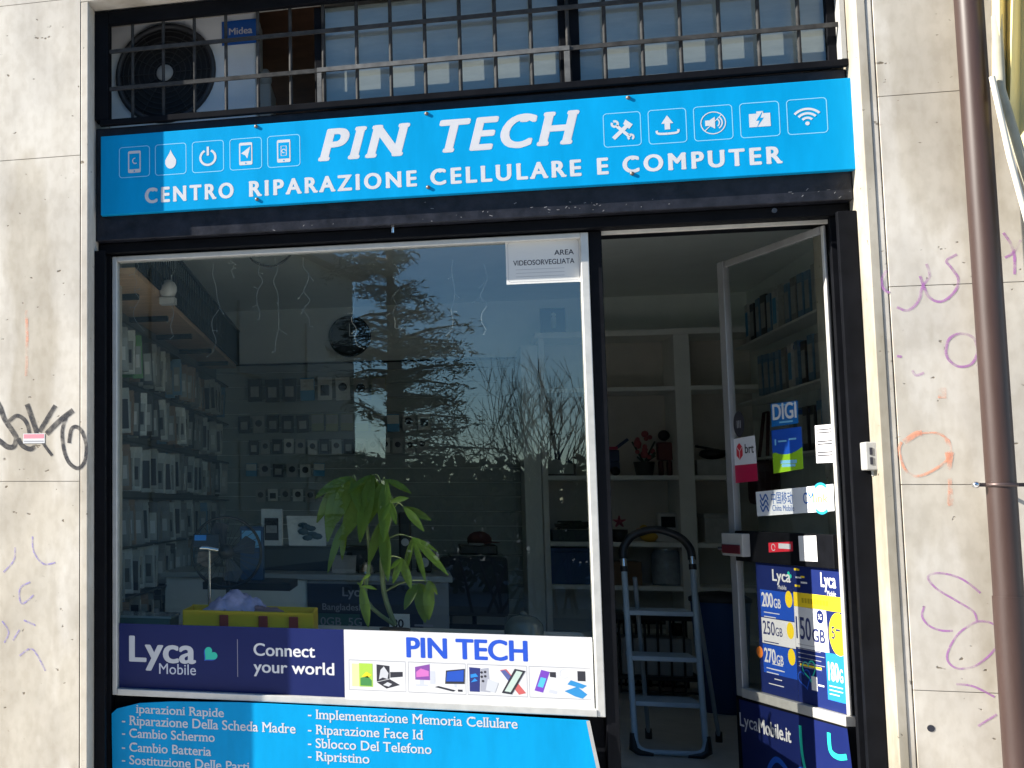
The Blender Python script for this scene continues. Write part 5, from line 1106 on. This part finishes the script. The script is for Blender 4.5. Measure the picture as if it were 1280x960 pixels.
nodes_ = [Vector(p_) for p_ in smooth_path(trunk, 3)+smooth_path(trunk2, 3)]
for q in hubs:
    nb = min(nodes_, key=lambda p_: (p_-q).length+.6*max(0, p_.z-q.z+.03)); mid = (nb+q)/2+Vector((0, 0, .02))
    stemm.tube(smooth_path([tuple(nb), tuple(mid), tuple(q)], 4), [.0035]*5+[.0022]*4, 6)
leafm.build('foliage', LEAF, pl); stemm.build('stem', STEM, pl)

# icicle lights and a cable hanging at the top of the window
il = thing('icicle_lights', 'thin white icicle light strings hanging inside the top of the window', 'string lights', (-.4, .29, 2.1)); WIRE = mat('light_wire', (.40, .42, .42), .5)
for (px, y0_, y1_) in ((170, 322, 405), (217, 322, 420), (270, 330, 440), (290, 322, 338), (325, 322, 400), (345, 322, 440), (383, 322, 408), (442, 350, 432), (495, 330, 410), (565, 325, 410), (605, 330, 412)):
    pts = []; n_ = 9
    for i in range(n_): q = P(px+random.uniform(-5, 5), y0_+(y1_-y0_)*i/(n_-1), .285+random.uniform(-.01, .01)); pts.append(tuple(q))
    m = MB(); m.tube(smooth_path(pts, 3), .0007, 4)
    for i in range(2, n_, 2):
        q = Vector(pts[i]); e = q+Vector((random.uniform(-.03, .03), 0, random.uniform(-.03, .01))); m.tube([q, e], .0006, 4); m.ball(e, .0022, n=6)
    m.build('strand', WIRE, il)
MB().tube(smooth_path([tuple(P(q[0], q[1], .30)) for q in ((305, 312), (318, 327), (338, 333), (355, 326), (372, 310))], 5), .004, 6).build('loop_cable', PLASTIC_B, il)

# right wall packs seen through the door
rp = {}
for r, (z, y0_, n_) in enumerate(((2.40, 1.55, 20), (2.04, 1.55, 18), (1.68, 1.7, 12))):
    for j in range(n_):
        yv = y0_+.125*j; i = random.choice((3, 3, 1, 4, 3, 2, 3, 1, 0)); key = i
        if random.random() < .08: continue
        if key not in rp:
            m = MB(); m.box(-.055, .055, -.045, .045, -.24, 0); m.cur = 1; m.box(-.04, .03, -.0475, -.0452, -.20, -.04); m.box(-.0575, -.0552, -.03, .03, -.20, -.05); m.cur = 2; m.box(-.045, .045, -.0475, -.0452, -.035, -.012); rp[key] = m.build('boxed_cover', [pack_mat(i, PACKS[i][1]), CARD if i != 1 else CARDB, mat('card_royal', (.04, .12, .42), .5)], loc=(0, 0, 0)); o = rp[key]
        else: o = rp[key].copy(); COL.objects.link(o)
        o.location = (RX-.062, yv, z+random.uniform(-.012, .012)); o.rotation_euler = (0, 0, random.uniform(-.08, .08))
        tag(o, '%s boxed cover in the %s row on the right wall behind the door glass' % (PACKS[i][0], ('top', 'middle', 'bottom')[r]), 'boxed cover', 'boxed covers on the right wall')
for r, z in enumerate((2.155, 1.795, 1.435)):
    tag(MB().box(RX-.14, RX-.001, 1.45, 4.15, z-.012, z).build('wall_shelf', SHELFM), 'narrow pale shelf under the %s row of boxed covers on the right wall' % ('top', 'middle', 'bottom')[r], 'shelf', 'narrow shelves on the right wall')
y = 3.9; t = thing('hanging_bag', 'dark red shoulder bag hanging on the right wall behind the door glass', 'bag', (RX-.08, y, 1.1)); MB().box(RX-.14, RX-.002, y-.12, y+.12, 1.15, 1.42).build('pouch', mat('bag_red', (.10, .035, .035), .7), t, bevel=.03); MB().tube([(RX-.07, y-.1, 1.42), (RX-.04, y-.05, 1.72), (RX-.04, y+.05, 1.72), (RX-.07, y+.1, 1.42)], .01, 6).build('strap', mat('bag_red', (.10, .035, .035), .7), t)

# ================================================================== ACROSS THE STREET (seen mirrored in the glass)
def RPT(px, py, yv):
    p = P(px, py, yv); return Vector((p.x, 2*WY-yv, p.z))
BLD = mat('shaded_render', (.30, .29, .235), .85, noise=.08, scale=1.2)
c0 = RPT(440, 345, 30); c1 = RPT(380, 312, 26.4); dr_ = Vector((c1.x-c0.x, c1.y-c0.y, 0)).normalized(); zt = c0.z
t = thing('apartment_block', 'plain grey apartment block across the street mirrored in the window', 'building', (c0.x, c0.y, PZ0-.13))
far = c0+dr_*24; back = Vector((dr_.y, -dr_.x, 0)); back = back if back.y < 0 else -back
MB().prism([(c0.x, c0.y, PZ0-.13), (far.x, far.y, PZ0-.13), (far.x+back.x*9, far.y+back.y*9, PZ0-.13), (c0.x+back.x*9, c0.y+back.y*9, PZ0-.13)], (0, 0, zt-PZ0)).build('wall', BLD, t)
MB().prism([(c0.x-dr_.x*.3-back.x*.3, c0.y-dr_.y*.3-back.y*.3, zt-.12), (far.x-back.x*.3, far.y-back.y*.3, zt-.12), (far.x+back.x*9, far.y+back.y*9, zt-.12), (c0.x+back.x*9-dr_.x*.3, c0.y+back.y*9-dr_.y*.3, zt-.12)], (0, 0, .3)).build('roof_edge', mat('roof_grey', (.18, .18, .18), .8), t)
for i in range(5):
    for j in range(2):
        q = c0+dr_*(2.5+4.2*i)-back*.02; z = .9+3.1*j
        MB().prism([(q.x, q.y, z), (q.x+dr_.x*1.3, q.y+dr_.y*1.3, z), (q.x+dr_.x*1.3, q.y+dr_.y*1.3, z+1.6), (q.x, q.y, z+1.6)], tuple(back*-.05)).build('window', mat('far_shutter', (.24, .23, .19), .6), t)
# conifer
def conifer(base, h, spread, label):
    t = thing('cedar_tree', label, 'tree', base); tr, cr = MB(), MB(); tr.tube([base, base+Vector((.1, 0, h*.5)), base+Vector((0, 0, h))], [.28, .18, .03], 10)
    for i in range(84):
        f = random.uniform(.12, .98); z = h*f; a = random.uniform(0, 6.283); L = spread*(1.05-f*.72)*random.uniform(.55, 1.1)
        p0 = base+Vector((0, 0, z)); p1 = p0+Vector((math.cos(a)*L, math.sin(a)*L, L*random.uniform(-.05, .22)))
        tr.tube([p0, (p0+p1)/2+Vector((0, 0, .08)), p1], [.05, .03, .01], 5)
        for j in range(int(70*L)+50):
            g = random.uniform(.25, 1.05); q = p0+(p1-p0)*g+Vector((random.gauss(0, .15), random.gauss(0, .15), random.gauss(-.05, .09)))
            s_ = random.uniform(.05, .12); u_ = Vector((random.gauss(0, 1), random.gauss(0, 1), random.gauss(0, .4))).normalized(); v_ = u_.cross(Vector((random.gauss(0, 1), random.gauss(0, 1), 1))).normalized()
            cr.add([q-u_*s_, q+v_*s_*.22, q+u_*s_, q-v_*s_*.22], [(0, 1, 2, 3)])
    tr.build('trunk', mat('bark', (.07, .05, .04), .9, noise=.3), t); cr.build('crown', mat('needle_green', (.030, .052, .022), .7, noise=.4, scale=2), t)
bs = RPT(492, 640, 24); bs.z = PZ0; top_ = RPT(492, 300, 24).z
conifer(bs, top_-PZ0+.6, 2.9, 'tall dark cedar tree across the street mirrored in the window')
# bare shrubs
def bare_shrub(base, h, label):
    t = thing('bare_shrub', label, 'shrub', base); m = MB()
    def br(p, d, L, r, dep):
        q = p+d*L; m.tube([p, (p+q)/2+Vector((random.uniform(-.05, .05), 0, 0))*L, q], [r, r*.85, r*.65], 5, False)
        if dep > 0:
            for _ in range(random.choice((2, 3))): br(q, (d+Vector((random.gauss(0, .45), random.gauss(0, .45), random.uniform(-.05, .35)))).normalized(), L*random.uniform(.6, .85), r*.62, dep-1)
    for i in range(5): br(base+Vector((random.uniform(-.2, .2), 0, 0)), Vector((random.gauss(0, .35), random.gauss(0, .3), 1)).normalized(), h*.34, .022, 4)
    m.build('branches', mat('twig', (.018, .014, .012), .9), t)
for px, lab in ((605, 'bare twiggy shrub nearest the cedar in the mirrored street'), (655, 'bare twiggy shrub in the middle of the mirrored street'), (708, 'bare twiggy shrub beside the window edge in the mirrored street')):
    bs = RPT(px, 640, 13); bs.z = PZ0; bare_shrub(bs, RPT(px, 455, 13).z-PZ0, lab)
hm = MB()
a = RPT(430, 600, 17); b = RPT(790, 600, 17); zt = RPT(600, 585, 17).z
for i in range(5200):
    q = Vector((random.uniform(a.x, b.x), a.y+random.uniform(-.6, .6), PZ0+random.random()**.6*(zt-PZ0)*random.uniform(.8, 1.1))); s_ = random.uniform(.06, .14)
    u_ = Vector((random.gauss(0, 1), random.gauss(0, 1), random.gauss(0, 1))).normalized(); v_ = u_.orthogonal().normalized()
    hm.add([q-u_*s_, q+v_*s_*.6, q+u_*s_, q-v_*s_*.6], [(0, 1, 2, 3)])
tag(hm.build('hedge', mat('hedge_leaf', (.035, .06, .02), .7, noise=.3, scale=3)), 'dark clipped hedge along the far pavement', 'hedge')
